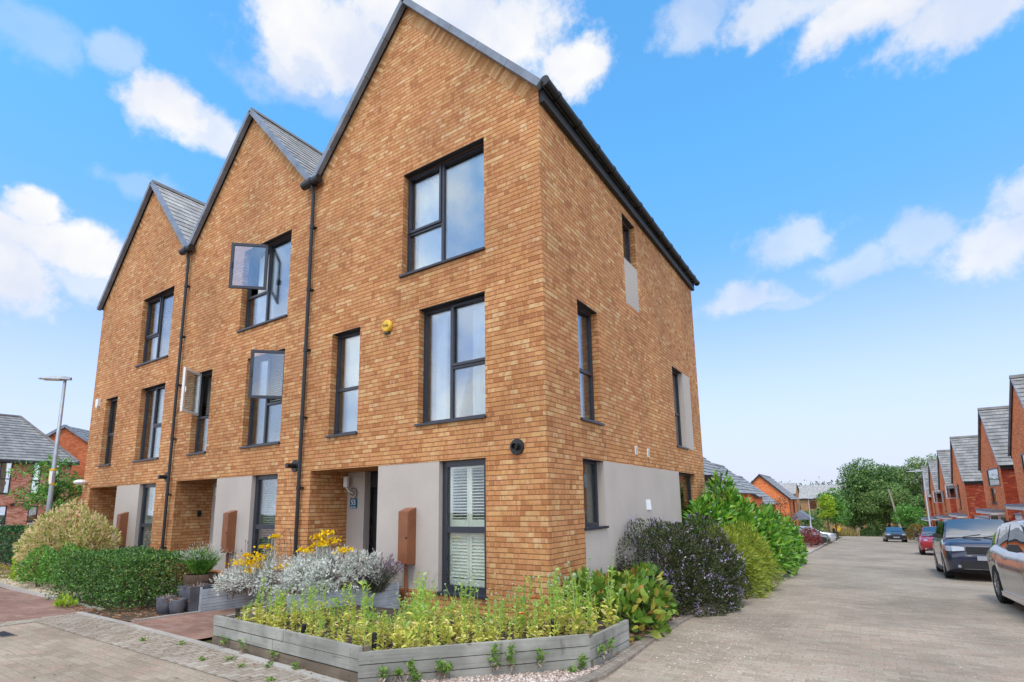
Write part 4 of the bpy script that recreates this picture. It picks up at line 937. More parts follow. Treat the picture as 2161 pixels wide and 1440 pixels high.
# ------------------------------------------------------------------ dusty miller, lavender, fleabane
def silver(label,blobs,n,seed,stems=90):
    c=blobs[0][0]; t=thing('silver_shrub',label,'plant',(c[0],c[1],c[2]-.4),group='silver leaved shrubs')
    lf=LF(); br=LF()
    for i,(c,rad) in enumerate(blobs):
        m=n//len(blobs); P,N=ell_pts(m//9,c,rad,seed+i,.12,.7,-.35); k=len(P)
        # every frond: a rib with narrow lobes
        D=unit(N*.8+rdir(k)*.5+np.array([0,0,.15])); 
        for j in range(9):
            f=j/8; side=unit(np.cross(D,rdir(k)))*(1 if j%2 else -1)
            L=.055*(1-.4*abs(f-.4)); lf.leaves(P+D*f*.13,D*.75+side*.75*(1 if j<8 else .1)-np.array([0,0,.1]),N+rdir(k)*.4,L*rng.uniform(.8,1.3,k),.017)
        q=40; Q,Nq=ell_pts(q,c,np.array(rad)*.9,seed+i,.1,.8,-.6); br.stems(np.tile(np.array(c)-np.array([0,0,rad[2]*.7]),(len(Q),1))+rng.normal(0,.08,(len(Q),3)),Q,.007)
    lf.build('foliage',M['silver'],t); br.build('stem',M['drystem'],t); return t
def yellow_heads(t,spots,name='flower_head'):
    """flat-topped clusters on pale stalks"""
    br=LF(); A=[];B=[]
    for (x,y,z,r) in spots:
        r=r*1.1; z=z+.04; fl=LF(); k=76; P=np.array([x,y,z])+rng.normal(0,1,(k,3))*np.array([r,r,r*.32]); fl.leaves(P,rdir(k)+np.array([0,0,.5]),rdir(k)+np.array([0,0,1]),.038,.036); fl.build(name,M['yellowfl'],t)
        for j in range(6): B.append((x+rng.normal(0,r*.6),y+rng.normal(0,r*.6),z-.02)); A.append((x+rng.normal(0,.03),y+rng.normal(0,.03),z-rng.uniform(.25,.4)))
    br.stems(np.array(A),np.array(B),.005); br.build('flower_stalk',M['silver'],t)
def dry_heads(t,c,rad,n,h,seed):
    br=LF(); P,N=ell_pts(n,c,rad,seed,.1,.9,.1); m=len(P); T=P+np.array([0,0,1])*h*rng.uniform(.5,1.2,(m,1))+rng.normal(0,.04,(m,3)); br.stems(P,T,.004)
    br.leaves(np.repeat(T,4,0),rdir(4*m),rdir(4*m),.03,.02); br.build('seed_stalk',M['drystem'],t)
a=silver('pale silver leaved shrub with yellow flower heads above the grey planter',[((-3.55,-1.0,.70),(.46,.42,.30)),((-3.10,-1.0,.70),(.36,.42,.30)),((-3.35,-1.40,.60),(.36,.3,.26)),((-2.88,-.8,.74),(.22,.25,.20)),((-3.9,-.95,.66),(.32,.32,.27))],13000,81)
yellow_heads(a,[(-3.50,-1.33,1.07,.05),(-3.30,-1.24,1.26,.055),(-3.20,-1.19,1.32,.05),(-3.15,-1.14,1.22,.055),(-3.16,-1.25,1.16,.05),(-3.26,-1.2,1.18,.05),(-2.83,-1.15,1.08,.055),(-3.4,-1.2,1.14,.035)])
dry_heads(a,(-2.75,-1.05,.62),(.25,.3,.2),14,.18,5)
b=silver('silver leaved shrub gone to seed in the blue-grey grooved planter',[((-5.1,-1.25,.52),(.40,.34,.18)),((-4.65,-1.2,.60),(.40,.34,.25)),((-5.5,-1.25,.47),(.26,.28,.15)),((-4.3,-1.15,.58),(.28,.3,.24))],6500,83)
yellow_heads(b,[(-5.08,-1.44,.83,.065),(-4.84,-1.41,.84,.05),(-4.57,-1.38,.95,.075),(-4.62,-1.38,.80,.075),(-4.46,-1.34,1.09,.055),(-4.62,-1.42,.88,.06),(-4.09,-1.29,.79,.05),(-4.35,-1.30,1.26,.035),(-4.95,-1.4,.95,.04),(-4.7,-1.4,.72,.05)])
dry_heads(b,(-5.4,-1.25,.5),(.4,.35,.25),34,.38,6); dry_heads(b,(-4.3,-1.15,.8),(.35,.3,.2),26,.35,7)
def sprigs(name,label,c,rad,n,h,mat,head,seed,hl=.05,hw=.02,group=None):
    t=thing(name,label,'plant',(c[0],c[1],c[2])); br=LF(); hd=LF()
    D=unit(rdir(n)*np.array([1,1,.3])+np.array([0,0,.9])); A=np.array(c)+rng.normal(0,.05,(n,3))*np.array([1,1,.2]); T=A+D*np.array(rad)*rng.uniform(.7,1.15,(n,1))*h
    br.stems(A,T,.004); k=5
    for j in range(k): br.leaves(A+(T-A)*(.2+.13*j),D*.6+rdir(n)*.7,rdir(n),.06,.008)
    for j in range(4): hd.leaves(T+D*(.012*j),D+rdir(n)*.5,rdir(n),hl*.6,hw)
    br.build('foliage',M[mat],t); hd.build('flower',M[head],t); return t
sprigs('lavender','faded lavender clump at the wall end of the grey planter',(-2.78,-.55,.45),(.5,.4,.5),260,1.0,'lav','lavhead',1)
sprigs('daisy_bush','round bush with small white daisies against the brick porch wall',(-6.55,-1.3,.62),(.42,.36,.45),520,1.0,'green','daisy',2,.016,.014)
mbp=MB(); mbp.lathe([(.001,0.05),(.20,.05),(.27,.40),(.27,.50),(.23,.50),(.22,.44),(.001,.44)],(-6.55,-1.3,.1),16)
tp=thing('plant_pot','brown woven pot under the white daisy bush','pot',(-6.55,-1.3,.05)); build(mbp,'pot_body',M['twig'],tp)
# ------------------------------------------------------------------ poppies: a few grown plants, each copied with its parts
def poppy_proto(seed,h,dry,heads,bloom=False,first=None):
    r=np.random.default_rng(seed); t=thing('poppy_plant','','plant',(0,0,0)); BASE[t.name]=Vector((0,0,0))
    st=LF(); gl=LF(); dl=LF(); hd=LF(); n=r.integers(2,4)
    for s in range(n):
        b=np.array([r.normal(0,.035),r.normal(0,.035),0]); lean=np.array([r.normal(0,.10),r.normal(0,.10),1.0]); hh=h*r.uniform(.7,1.05)
        top=b+lean*hh; m1=b+lean*hh*.5+np.array([r.normal(0,.015),r.normal(0,.015),0])
        st.stems([b,m1],[m1,top],.005)
        k=int(38*hh/.5)+6; f=np.sort(r.random(k)); P=np.where(f[:,None]<.5,b+(m1-b)*f[:,None]*2,m1+(top-m1)*(f[:,None]-.5)*2)
        a=r.uniform(0,6.28,k); D=np.stack([np.cos(a),np.sin(a),r.uniform(.3,1.6,k)],1); N=np.stack([-np.cos(a)*.3,-np.sin(a)*.3,np.ones(k)],1)+r.normal(0,.35,(k,3))
        L=(.070-.03*f)*r.uniform(.6,1.4,k); Wd=L*r.uniform(.28,.5,k)
        yel=f<dry+r.normal(0,.12,k)
        for lf,mk in((gl,~yel),(dl,yel)):
            if mk.any(): lf.leaves(P[mk],D[mk]-np.where(yel,.35,0)[mk][:,None]*np.array([0,0,1]),N[mk],L[mk],Wd[mk],fold=.18)
        for j in range(heads):
            q=top+np.array([r.normal(0,.05),r.normal(0,.05),r.uniform(.06,.20)]); st.stems([top-lean*hh*.15],[q],.0032)
            rr=.013; ph=np.linspace(0,2*np.pi,7)[:-1]; ring=lambda ra,z:np.stack([q[0]+ra*np.cos(ph),q[1]+ra*np.sin(ph),np.full(6,q[2]+z)],1)
            V=np.concatenate([ring(.003,-rr),ring(rr,-rr*.3),ring(rr*.9,rr*.6),ring(rr*1.05,rr*.95),ring(.002,rr*1.0)]); F=np.array([(i*6+j2,i*6+(j2+1)%6,(i+1)*6+(j2+1)%6,(i+1)*6+j2) for i in range(4) for j2 in range(6)]); hd=LF(); hd.add(V,F); hd.build('seed_head',M['poppyhead'],t,smooth=True)
    st.build('stem',M['poppyleaf'],t); 
    if gl.V: gl.build('green_leaves',M['poppyleaf'],t)
    if dl.V: dl.build('yellow_leaves',M['poppydry'],t)
    if bloom:
        fl=LF(); q=np.array([0,0,h*1.02]); a=np.linspace(0,6.28,6)[:-1]; D=np.stack([np.cos(a),np.sin(a),np.full(5,.55)],1); fl.leaves(np.tile(q,(5,1)),D,np.tile([0,0,1.],(5,1))-D*.4,.042,.05,fold=.2); fl.build('flower',M['redfl'],t)
    return t
def copy_tree(o):
    c=o.copy(); COL.objects.link(c)
    for ch in o.children:
        d=ch.copy(); COL.objects.link(d); d.parent=c
    return c
kinds=[('short',poppy_proto(101,.32,1.0,0),'short withered yellow poppy plant in the timber planter'),
       ('low',poppy_proto(102,.38,.75,0),'low half-yellowed poppy plant in the timber planter'),
       ('mid',poppy_proto(103,.48,.55,0),'leafy light green poppy plant in the timber planter'),
       ('tall',poppy_proto(104,.62,.42,0),'tall green poppy plant in the timber planter'),
       ('head',poppy_proto(105,.56,.5,1),'tall poppy plant carrying green seed heads in the timber planter'),
       ('heads',poppy_proto(106,.50,.6,2),'poppy plant with several round seed heads in the timber planter'),
       ('low2',poppy_proto(107,.28,1.2,0),'dried straw coloured poppy plant in the timber planter')]
inner=[(-3.22,-2.62),(-.52,-2.73),(1.02,-1.18),(1.06,-.3),(.5,-.55),(-.5,-1.05),(-1.4,-1.55),(-2.2,-1.8),(-3.05,-1.95),(-3.4,-1.8)]
spots=pts_in(inner,1400); chosen=[]
for q in spots:
    if all((q[0]-c[0])**2+(q[1]-c[1])**2>.125**2 for c in chosen): chosen.append(q)
r2=random.Random(5); used={}
wts=[.18,.2,.2,.1,.08,.10,.14]
for (x,y) in chosen:
    w=list(wts)
    if y>-1.4 and x>-1.6: w=[.08,.12,.2,.2,.16,.2,.04]
    if y<-2.3: w=[.26,.26,.14,.03,.02,.04,.25]
    i=r2.choices(range(7),w)[0]; key,pr,lab=kinds[i]
    o=pr if key not in used else copy_tree(pr); used[key]=1
    o['label']=lab; o['category']='plant'; o['group']=lab.split(' in the')[0].replace('plant','plants')
    cl=.5+.5*math.sin(x*3.1+y*1.7+1.2*math.sin(y*4.3)); s=(.58+.52*cl)*r2.uniform(.75,1.25)*(.86 if -2.9<x<-1.2 else 1); o.location=(x,y,.27); o.rotation_euler=(r2.uniform(-.08,.08),r2.uniform(-.08,.08),r2.uniform(0,6.28)); o.scale=(s,s,s)
for key,pr,lab in kinds:
    if key not in used: 
        for ch in list(pr.children): bpy.data.objects.remove(ch)
        bpy.data.objects.remove(pr)
for i,(x,y,z,lab) in enumerate([(.30,-.92,.27,'poppy plant with one scarlet flower, the upper of two blooms'),(.38,-1.32,.27,'poppy plant with one scarlet flower, the lower bloom near the front boards')]):
    p=poppy_proto(120+i,.36-.1*i,.4,0,True); tag(p,lab,'plant','flowering poppy plants'); p.location=(x,y,z)
# daisies and mayweed at the right end of the bed
def daisies(label,x,y,n,h,sp):
    t=thing('daisy_plant',label,'plant',(x,y,.27),group='white daisies in the timber planter'); br=LF(); fl=LF()
    A=np.array([x,y,.27])+rng.normal(0,1,(n,3))*np.array([sp*.4,sp*.4,0]); T=A+np.stack([rng.normal(0,.10,n),rng.normal(0,.10,n),h*rng.uniform(.65,1.1,n)],1); br.stems(A,T,.003)
    for f in(.2,.35,.5,.65,.8): br.leaves(A+(T-A)*f,rdir(n)+np.array([0,0,.5]),rdir(n),.07,.016)
    for j in range(7): a=j*.9; fl.leaves(T,np.tile([math.cos(a),math.sin(a),-.25],(n,1))+rdir(n)*.1,np.tile([0,0,1.],(n,1)),.024,.010)
    br.build('stem',M['poppyleaf'],t); fl.build('flower',M['daisy'],t)
daisies('tall white daisies standing before the brick corner of the end house',-.75,-.95,13,.62,.35)
daisies('white daisies at the right end of the bed next to the hydrangea',.42,-.28,16,.50,.3)
daisies('sparse white daisies in the middle of the poppy bed',-.25,-.85,9,.5,.3)
# solar lights on spikes
def light(label,x,y,h,tilt=(0,0),r=.026,gap=.06):
    t=thing('garden_light',label,'garden light',(x,y,.27),group='black spike lights in the timber planter'); mb=MB(); z=.27
    tx,ty=tilt; p=lambda q:(x+tx*q,y+ty*q,z+q)
    mb.cyl(p(-.05),p(gap),.008,n=6); build(mb,'spike',M['black'],t); mb=MB(); mb.cyl(p(gap),p(gap+.02),.012,r,n=12); mb.cyl(p(gap+.02),p(h),r,n=12); build(mb,'lamp_body',M['black'],t)
    mb=MB(); mb.cyl(p(h),p(h+.006),r*.8,n=12); build(mb,'lens',M['soffit'],t)
light('black spike light left of the front corner, tilted towards the boards',-1.62,-2.66,.22,(.18,0))
light('black spike light at the front corner of the planter',-.52,-2.62,.24)
light('black spike light beside the right end of the front boards',.78,-1.32,.25,r=.03,gap=.02)
light('black spike light at the far left corner of the planter',-3.16,-2.50,.22,(-.1,0))
light('black spike light under the hydrangea leaves',.72,-.42,.42)
# weeds pushing out of the planter's board joints and out of the paving
def weed(label,x,y,z,h,n,group,mat='fern',out=(0,0),name='weed'):
    t=thing(name,label,'weed',(x,y,z),group=group); lf=LF(); P=np.array([x,y,z])+rng.normal(0,1,(n,3))*np.array([.02,.02,.0]); f=rng.random((n,1)); P=P+f*np.array([out[0],out[1],h]); D=rdir(n)*np.array([1,1,.7])+np.array([out[0]*4,out[1]*4,.3])
    lf.leaves(P,D,rdir(n)+np.array([0,0,.6]),.05*rng.uniform(.6,1.3,n),.022,fold=.15); lf.stems([np.array([x,y,z-.03])],[np.array([x+out[0],y+out[1],z+h])],.004); lf.build('leaves',M[mat],t)
    if out!=(0,0):
        l2=LF(); m=14; P=np.array([x+out[0]*.5,y+out[1]*.5,z])+rng.normal(0,.018,(m,3)); l2.leaves(P,rdir(m)-np.array([0,0,.8]),rdir(m),.06,.015); l2.build('dead_leaves',M['drystem'],t)
def on(a,b,f,o=.035): 
    a=Vector((*a,0));b=Vector((*b,0)); d=(b-a).normalized(); q=a.lerp(b,f)+Vector((d.y,-d.x,0))*o; return q.x,q.y,(d.y*.05,-d.x*.05)
for f,zz,h in((.10,.15,.10),(.16,.15,.08),(.21,.17,.13),(.23,.08,.10),(.33,.17,.10),(.365,.16,.07),(.56,.17,.22),(.63,.18,.17),(.76,.17,.12),(.955,.07,.13),(.90,.03,.07)):
    x,y,o=on(pB,pC,f); weed('green weed growing out of the joint between the front boards',x,y,zz,h,int(26+h*160),'weeds in the planter board joints',out=o)
for f,zz in((.14,.17),(.30,.17),(.52,.15),(.68,.10)):
    x,y,o=on(pA,pB,f); weed('thin pale weed in the joint of the left-hand boards',x,y,zz,.09,18,'weeds in the left board joints',out=o)
for f in(.16,.36):
    x,y,o=on(pC,pD,f); weed('weed growing from the short right-hand boards',x,y,.15,.10,26,'weeds in the right board joints',out=o)
for (x,y) in((-2.35,-3.0),(-2.0,-3.1),(-1.75,-2.95),(-2.6,-3.18),(-3.6,-2.95),(-4.2,-3.1),(-1.3,-3.2)): weed('tiny green weed sprouting between the grey setts',x,y,gz(x,y)+.005,.02,14,'weeds between the setts')
# ------------------------------------------------------------------ street lamps
def street_lamp(label,x,y,h,out,bands=False,ang=0,armL=.62,r0=.085,name='street_lamp',z=None):
    z=gz(x,y) if z is None else z; t=thing(name,label,'street lamp',(x,y,z)); mb=MB(); mb.tube([(x,y,z-.1),(x,y,z+1.15),(x,y,z+1.2),(x,y,z+h)],[r0,r0,r0*.72,r0*.42],12); build(mb,'pole',M['steel'],t,smooth=True)
    d=Vector((math.cos(ang),math.sin(ang),0)); n=Vector((-d.y,d.x,0)); p=Vector((x,y,z+h)); hb_=MB()
    sec=[(-.14,.05,.07),(0,.075,.10),(.15,.11,.10),(armL*.8,.11,.045),(armL,.05,.02)]; vs=[]
    for s,w,th in sec: vs+=[p+d*s+n*w-Vector((0,0,.0)),p+d*s-n*w,p+d*s-n*w*.7+Vector((0,0,th)),p+d*s+n*w*.7+Vector((0,0,th))]
    fs=[(i*4+j,i*4+(j+1)%4,(i+1)*4+(j+1)%4,(i+1)*4+j) for i in range(len(sec)-1) for j in range(4)]+[(0,3,2,1),tuple(range(len(vs)-4,len(vs)))]
    hb_.add(vs,fs); ho=build(hb_,'lamp_head',M['steel'],t); lb_=MB(); a=p+d*.1+Vector((0,0,-.012)); b=p+d*armL*.82+Vector((0,0,-.012)); bar(lb_,a,b,.17,.02,(0,0,1)); build(lb_,'lens',M['lens'],ho)
    if bands:
        for zz in bands: m=MB(); rr=r0*.72*(1-.42*(zz-1.2)/h)+.004; m.cyl((x,y,z+zz),(x,y,z+zz+.06),rr,n=14,caps=False); build(m,'yellow_band',M['yellow'],t)
        m=MB(); zz=(bands[0]+bands[1])/2; bar(m,(x+.055,y-.06,z+zz-.16),(x+.055,y-.06,z+zz+.17),.06,.01,(.75,-.66,0)); build(m,'number_plate',M['whitep'],t)
        m=MB(); bar(m,(x-.09,y-.03,z+bands[0]+.1),(x-.09,y-.03,z+bands[1]+.05),.06,.05,(0,-1,0)); build(m,'yellow_tag',M['yellow'],t)
    return t
street_lamp('tall grey street lamp with two yellow bands standing behind the bush on the left',-14.75,-1.25,5.40,1,bands=(2.48,2.86),ang=math.atan2(-.72,-.69),z=-.0)
# ------------------------------------------------------------------ the stepped row of gabled houses across the street
def row_house(yc,label,openw=True,depth=9.0,hw=2.5):
    g=gz(10,yc+1); t=thing('gabled_row_house',label,'house',(10,yc,g),group='row of stepped red brick gabled houses'); F=FW(10); ze,zr=g+4.92,g+8.0
    y0,y1=yc-hw,yc+hw; xb=10+depth
    mb=MB(); wz=(g+2.85,g+4.65); wu=(yc+.15,yc+1.05); wide=(yc-1.9,yc+.9,g+3.75,g+4.72)
    if openw==1: wz=(g+2.83,g+3.68); wu=(yc-.3,yc+.95)
    wall_grid(mb,F,[y0,y1],[g-.5,ze-.1],[(wu[0],wu[1],wz[0],wz[1],.12)]+([(*wide,.12)] if openw==1 else [])+[(yc-1.9,yc+2.3,g-.3,g+2.25,.1)],m=0)
    mb.add([F(y0,0,ze-.1),F(y1,0,ze-.1),F(y1,0,ze),F(yc,0,zr),F(y0,0,ze)],[(0,1,2,3,4)],0)
    for y in(y0,y1): mb.quad((10,y,g-.5),(xb,y,g-.5),(xb,y,ze),(10,y,ze),1)
    build(mb,'wall',[M['red'],M['darkred']],t,fixn=False)
    mb=MB(); mb.add([(xb,y0,g-.5),(xb,y1,g-.5),(xb,y1,ze),(xb,yc,zr),(xb,y0,ze)],[(0,1,2,3,4)]); build(mb,'rear_wall',M['darkred'],t,fixn=False)
    rb=MB(); sl=(zr-ze)/hw; o=.18
    for s in(-1,1):
        ye=yc+s*(hw+o); zz=zr-sl*(hw+o)+.06
        roof_courses(rb,(9.9,yc,zr+.06),(xb+.1,yc,zr+.06),(9.9,ye,zz),(xb+.1,ye,zz),step=.26,lift=.05)
        rb.add([(9.92,yc,zr+.05),(xb+.1,yc,zr+.05),(xb+.1,ye,zz-.01),(9.92,ye,zz-.01)],[(0,1,2,3)],1)
    ro=build(rb,'roof',[M['slate2'],M['soffit']],t,fixn=False)
    rg=MB(); rg.prism([(9.88,yc-.13,zr+.02),(9.88,yc,zr+.17),(9.88,yc+.13,zr+.02)],(depth+.2,0,0)); build(rg,'ridge_cap',M['ridge'],ro)
    for s in(-1,1):
        vg=MB(); ye=yc+s*(hw+o); zz=zr-sl*(hw+o); bar(vg,(9.92,yc,zr+.05),(9.92,ye,zz+.05),.07,.07,(0,s*.78,.63)); build(vg,'verge',M['lead'],ro)
    for s in(-1,1):
        gt=MB(); ye=yc+s*(hw+.12); gt.box(9.98,min(ye,yc+s*hw),ze-.32,xb,max(ye,yc+s*hw),ze-.12); build(gt,'gutter',M['soffit'],t)
    cs=(wu[0]+.03,wu[1]-.03,wz[0]+.75,wz[1]-.03)
    if openw==1:
        window(t,F,wu[0],wu[1],wz[0],wz[1],gl='glass_far',curtain='half',cw=.6,d=.06)
        window(t,F,*wide,d=-.02,gl='glass_far',curtain=None,sill=False,w=.07)
    else:
        window(t,F,wu[0],wu[1],wz[0],wz[1],trans=[(wu[0]+.05,wu[1]-.05,wz[0]+.72)],curtain='pair',gl='glass_far',skip=cs if openw else None,cas=[] if openw else [cs],d=.06)
        if openw: sash(t,(9.97,wu[1]-.05),R(-90-62),.8,wz[0]+.76,wz[1]-.04,gl='glass_far',outer='wframe' if openw==2 else 'frame')
    p=MB(); mbox(p,F,yc-1.9,yc+2.3,.03,.1,g-.3,g+2.24); build(p,'render_panel',M['white'],t); p=MB(); mbox(p,F,yc-1.9,yc+2.3,-.55,.05,g+2.27,g+2.42); build(p,'canopy',M['white'],t)
    cp=MB(); mbox(cp,F,yc-1.95,yc+2.35,-.6,-.002,g+2.425,g+2.50); build(cp,'canopy_lead',M['lead'],t)
    dr=MB(); mbox(dr,F,yc-1.7,yc-.7,.0,.03,g-.1,g+2.1); do=build(dr,'door',M['door'],t); hd=MB(); mbox(hd,F,yc-.85,yc-.80,-.04,0,g+.9,g+1.1); build(hd,'handle',M['steel'],do)
    window(t,F,yc+.2,yc+1.6,g+.75,g+2.1,mull=yc+.9,d=-.03,gl='glass_far',curtain=None,sill=True)
    lm=MB(); mbox(lm,F,yc-.3,yc-.18,-.12,.03,g+1.5,g+1.75); build(lm,'wall_lamp',M['black'],t)
    return t
ys=[24.3,32.0,43.4,51.6,59.3,66.4]
nm=['nearest red gabled house, cut off by the right edge of the photo','second red gabled house with a wide dark framed upper window','third red gabled house with a white open casement, before the wider gap','fourth red gabled house along the far row','fifth red gabled house along the far row, partly behind the slim lamp post','farthest small red gabled house against the dark trees']
for i,y in enumerate(ys): row_house(y,nm[i],openw=[1,1,2,2,0,0][i])
for i in range(5):
    a,b=ys[i]+2.5,ys[i+1]-2.5; g=gz(10,(a+b)/2); t=thing('link_wall',['white rendered link between the nearest two gabled houses','white rendered link beside the house with the wide dark framed window','white rendered link in the wider gap','white rendered link between the fourth and fifth houses','white rendered link before the farthest gabled house'][i],'wall',(10.3,(a+b)/2,g),group='low white links between the row houses')
    mb=MB(); mb.box(10.25,a+.002,g-.5,13.5,b-.002,g+2.05); build(mb,'wall',M['white'],t); mb=MB(); mb.box(10.2,a+.004,g+2.055,13.55,b-.004,g+2.13); build(mb,'coping',M['lead'],t)
# ------------------------------------------------------------------ houses behind the end house, on the left of the street
def side_house(name,label,y0,y1,xe,xr,ze,zr,xback,brk,win=(),slate='slate2',gable_out=.15,wincat=None,z0=None):
    """ridge runs along the street; gable faces the camera, one slope faces the road"""
    g=gz(0,y0); t=thing(name,label,'house',((xe+xback)/2,y0,g),group='brick houses down the left of the street'); zb=zr-(zr-ze)*(abs(xback-xr)/abs(xe-xr))
    mb=MB(); F=FX(y0); S=FY(xe)
    mb.add([F(xback,0,g-1),F(xe,0,g-1),F(xe,0,ze),F(xr,0,zr),F(xback,0,zb)],[(0,1,2,3,4)])
    wall_grid(mb,S,[y0,y1],[g-1,ze],[(a,b,c,d,.1) for a,b,c,d in win]); mb.quad((xback,y0,g-1),(xback,y1,g-1),(xback,y1,zb),(xback,y0,zb)); mb.add([F(xback,y1-y0,g-1),F(xe,y1-y0,g-1),F(xe,y1-y0,ze),F(xr,y1-y0,zr),F(xback,y1-y0,zb)],[(0,1,2,3,4)])
    build(mb,'wall',M[brk],t,fixn=False)
    rb=MB(); e=gable_out; k=(zr-ze)/abs(xe-xr); o=.3
    roof_courses(rb,(xr,y0-e,zr+.05),(xr,y1+.1,zr+.05),(xe+o,y0-e,ze-k*o+.05),(xe+o,y1+.1,ze-k*o+.05),step=.3,lift=.05)
    roof_courses(rb,(xr,y0-e,zr+.05),(xr,y1+.1,zr+.05),(xback-o,y0-e,zb-k*o+.05),(xback-o,y1+.1,zb-k*o+.05),step=.3,lift=.05)
    for ex,ez in((xe+o,ze-k*o),(xback-o,zb-k*o)): rb.add([(xr,y0-e+.02,zr+.04),(xr,y1+.1,zr+.04),(ex,y1+.1,ez+.04),(ex,y0-e+.02,ez+.04)],[(0,1,2,3)],1)
    ro=build(rb,'roof',[M[slate],M['soffit']],t,fixn=False); rg=MB(); rg.prism([(xr-.13,y0-e-.02,zr+.02),(xr,y0-e-.02,zr+.16),(xr+.13,y0-e-.02,zr+.02)],(0,y1-y0+e+.1,0)); build(rg,'ridge_cap',M['ridge'],ro)
    vg=MB(); bar(vg,(xr,y0-e,zr),(xe+o,y0-e,ze-k*o),.08,.16,(k,0,1)); build(vg,'verge',M['soffit'],ro); vg=MB(); bar(vg,(xr,y0-e,zr),(xback-o,y0-e,zb-k*o),.08,.16,(-k,0,1)); build(vg,'verge',M['soffit'],ro)
    for (a,b,c,d) in win: window(t,S,a,b,c,d,mull=(a+b)/2 if b-a>1 else None,d=.05,gl='glass_far',curtain='half' if b-a>1 else None,cw=.4)
    return t
side_house('brick_house','brick house with a white framed bay just behind the end house',16.2,24,-1.35,-4.6,2.25,5.0,-8,'red')
t=thing('bay_window','white framed projecting bay with a dark flat roof behind the end house','bay window',(-1.0,14.6,gz(0,15)))
mb=MB(); mb.box(-2.4,14.5,gz(0,15)-.2,-1.15,16.1,.75); build(mb,'base',M['red'],t)
mb=MB(); F=FX(14.5); S=FY(-1.15); frame_bars(mb,F,-2.4,-1.15,.78,2.5,.0,.08,.14); frame_bars(mb,S,14.58,16.1,.78,2.5,.0,.08,.14); mbox(mb,F,-1.85,-1.72,.003,.077,.92,2.36); fo=build(mb,'frame',M['wframe'],t)
mb=MB(); mbox(mb,F,-2.26,-1.29,.03,.045,.92,2.36); mbox(mb,S,14.72,15.96,.03,.045,.92,2.36); build(mb,'pane',M['glass_far'],fo)
mb=MB(); mb.box(-2.5,14.35,2.52,-1.0,16.15,2.72); build(mb,'roof',M['soffit'],t)
side_house('brick_house','red brick house whose gable verge rises behind the white bay',30,33.6,-2.0,-4.42,2.10,4.08,-7.5,'red')
side_house('brick_house','lower brick house stepped down beside the tall gable verge',33.7,41,-2.1,-4.5,1.55,3.55,-7.5,'red')
gH=gz(0,60)
side_house('brick_house','red brick house with a plain gable facing the camera behind the copper shrub',60,69,-3.06,-5.85,1.92,4.55,-8.6,'red',win=[(61.2,62.1,gH+2.9,gH+4.3),(64.5,66.6,gH+2.9,gH+4.3),(61.2,62.1,gH+.8,gH+2.1),(64.5,66.6,gH+.8,gH+2.1)])
def slab_house(name,label,x0,x1,y0,y1,ze,zr,brk,win=()):
    """ridge runs across the view, slope faces the camera"""
    g=gz((x0+x1)/2,y0); t=thing(name,label,'building',((x0+x1)/2,y0,g)); mb=MB(); F=FX(y0); ym=(y0+y1)/2
    wall_grid(mb,F,[x0,x1],[g-1,ze],[(a,b,c,d,.1) for a,b,c,d in win]); mb.quad((x0,y1,g-1),(x1,y1,g-1),(x1,y1,ze),(x0,y1,ze))
    for x in(x0,x1): mb.add([(x,y0,g-1),(x,y1,g-1),(x,y1,ze),(x,ym,zr),(x,y0,ze)],[(0,1,2,3,4)])
    build(mb,'wall',M[brk],t,fixn=False); rb=MB(); o=.35; k=(zr-ze)/(ym-y0)
    roof_courses(rb,(x0-.2,ym,zr),(x1+.2,ym,zr),(x0-.2,y0-o,ze-k*o),(x1+.2,y0-o,ze-k*o),step=.4); roof_courses(rb,(x0-.2,ym,zr),(x1+.2,ym,zr),(x0-.2,y1+o,ze-k*o),(x1+.2,y1+o,ze-k*o),step=.4)
    build(rb,'roof',M['slate'],t,fixn=False); gu=MB(); gu.box(x0,y0-o-.05,ze-k*o-.15,x1,y0-o+.1,ze-k*o-.02); build(gu,'gutter',M['soffit'],t)
    for (a,b,c,d) in win: window(t,F,a,b,c,d,mull=(a+b)/2,d=.05,gl='glass_far')
    return t
slab_house('tan_house','long tan brick house with a grey roof beyond the street trees',-6.2,3.4,112,121,1.95,4.45,'tan',[(-4.6,-3.4,-.2,1.2),(.2,1.4,-.2,1.2)])
slab_house('grey_roof_house','grey roofed house end on beside the tan brick house',3.9,10,115,123,1.6,3.6,'tan')
slab_house('far_grey_house','grey roof peeping out between the red gable and the tan house',-14,-7.6,118,127,2.9,5.2,'tan')
t=thing('porch_pavilion','small white porch with a pale grey pitched roof behind the parked black car','porch',(-2.2,62,gz(0,62)))
g=gz(0,62); mb=MB()
for x in(-3.0,-1.1): mb=MB(); mb.box(x-.07,60.4,g,x+.07,60.54,g+2.3); build(mb,'post',M['wframe'],t)
mb=MB(); mb.prism([(-3.3,60.2,g+2.3),(-.8,60.2,g+2.3),(-2.05,60.2,g+3.3)],(0,2.2,0)); build(mb,'roof',M['lead'],t)
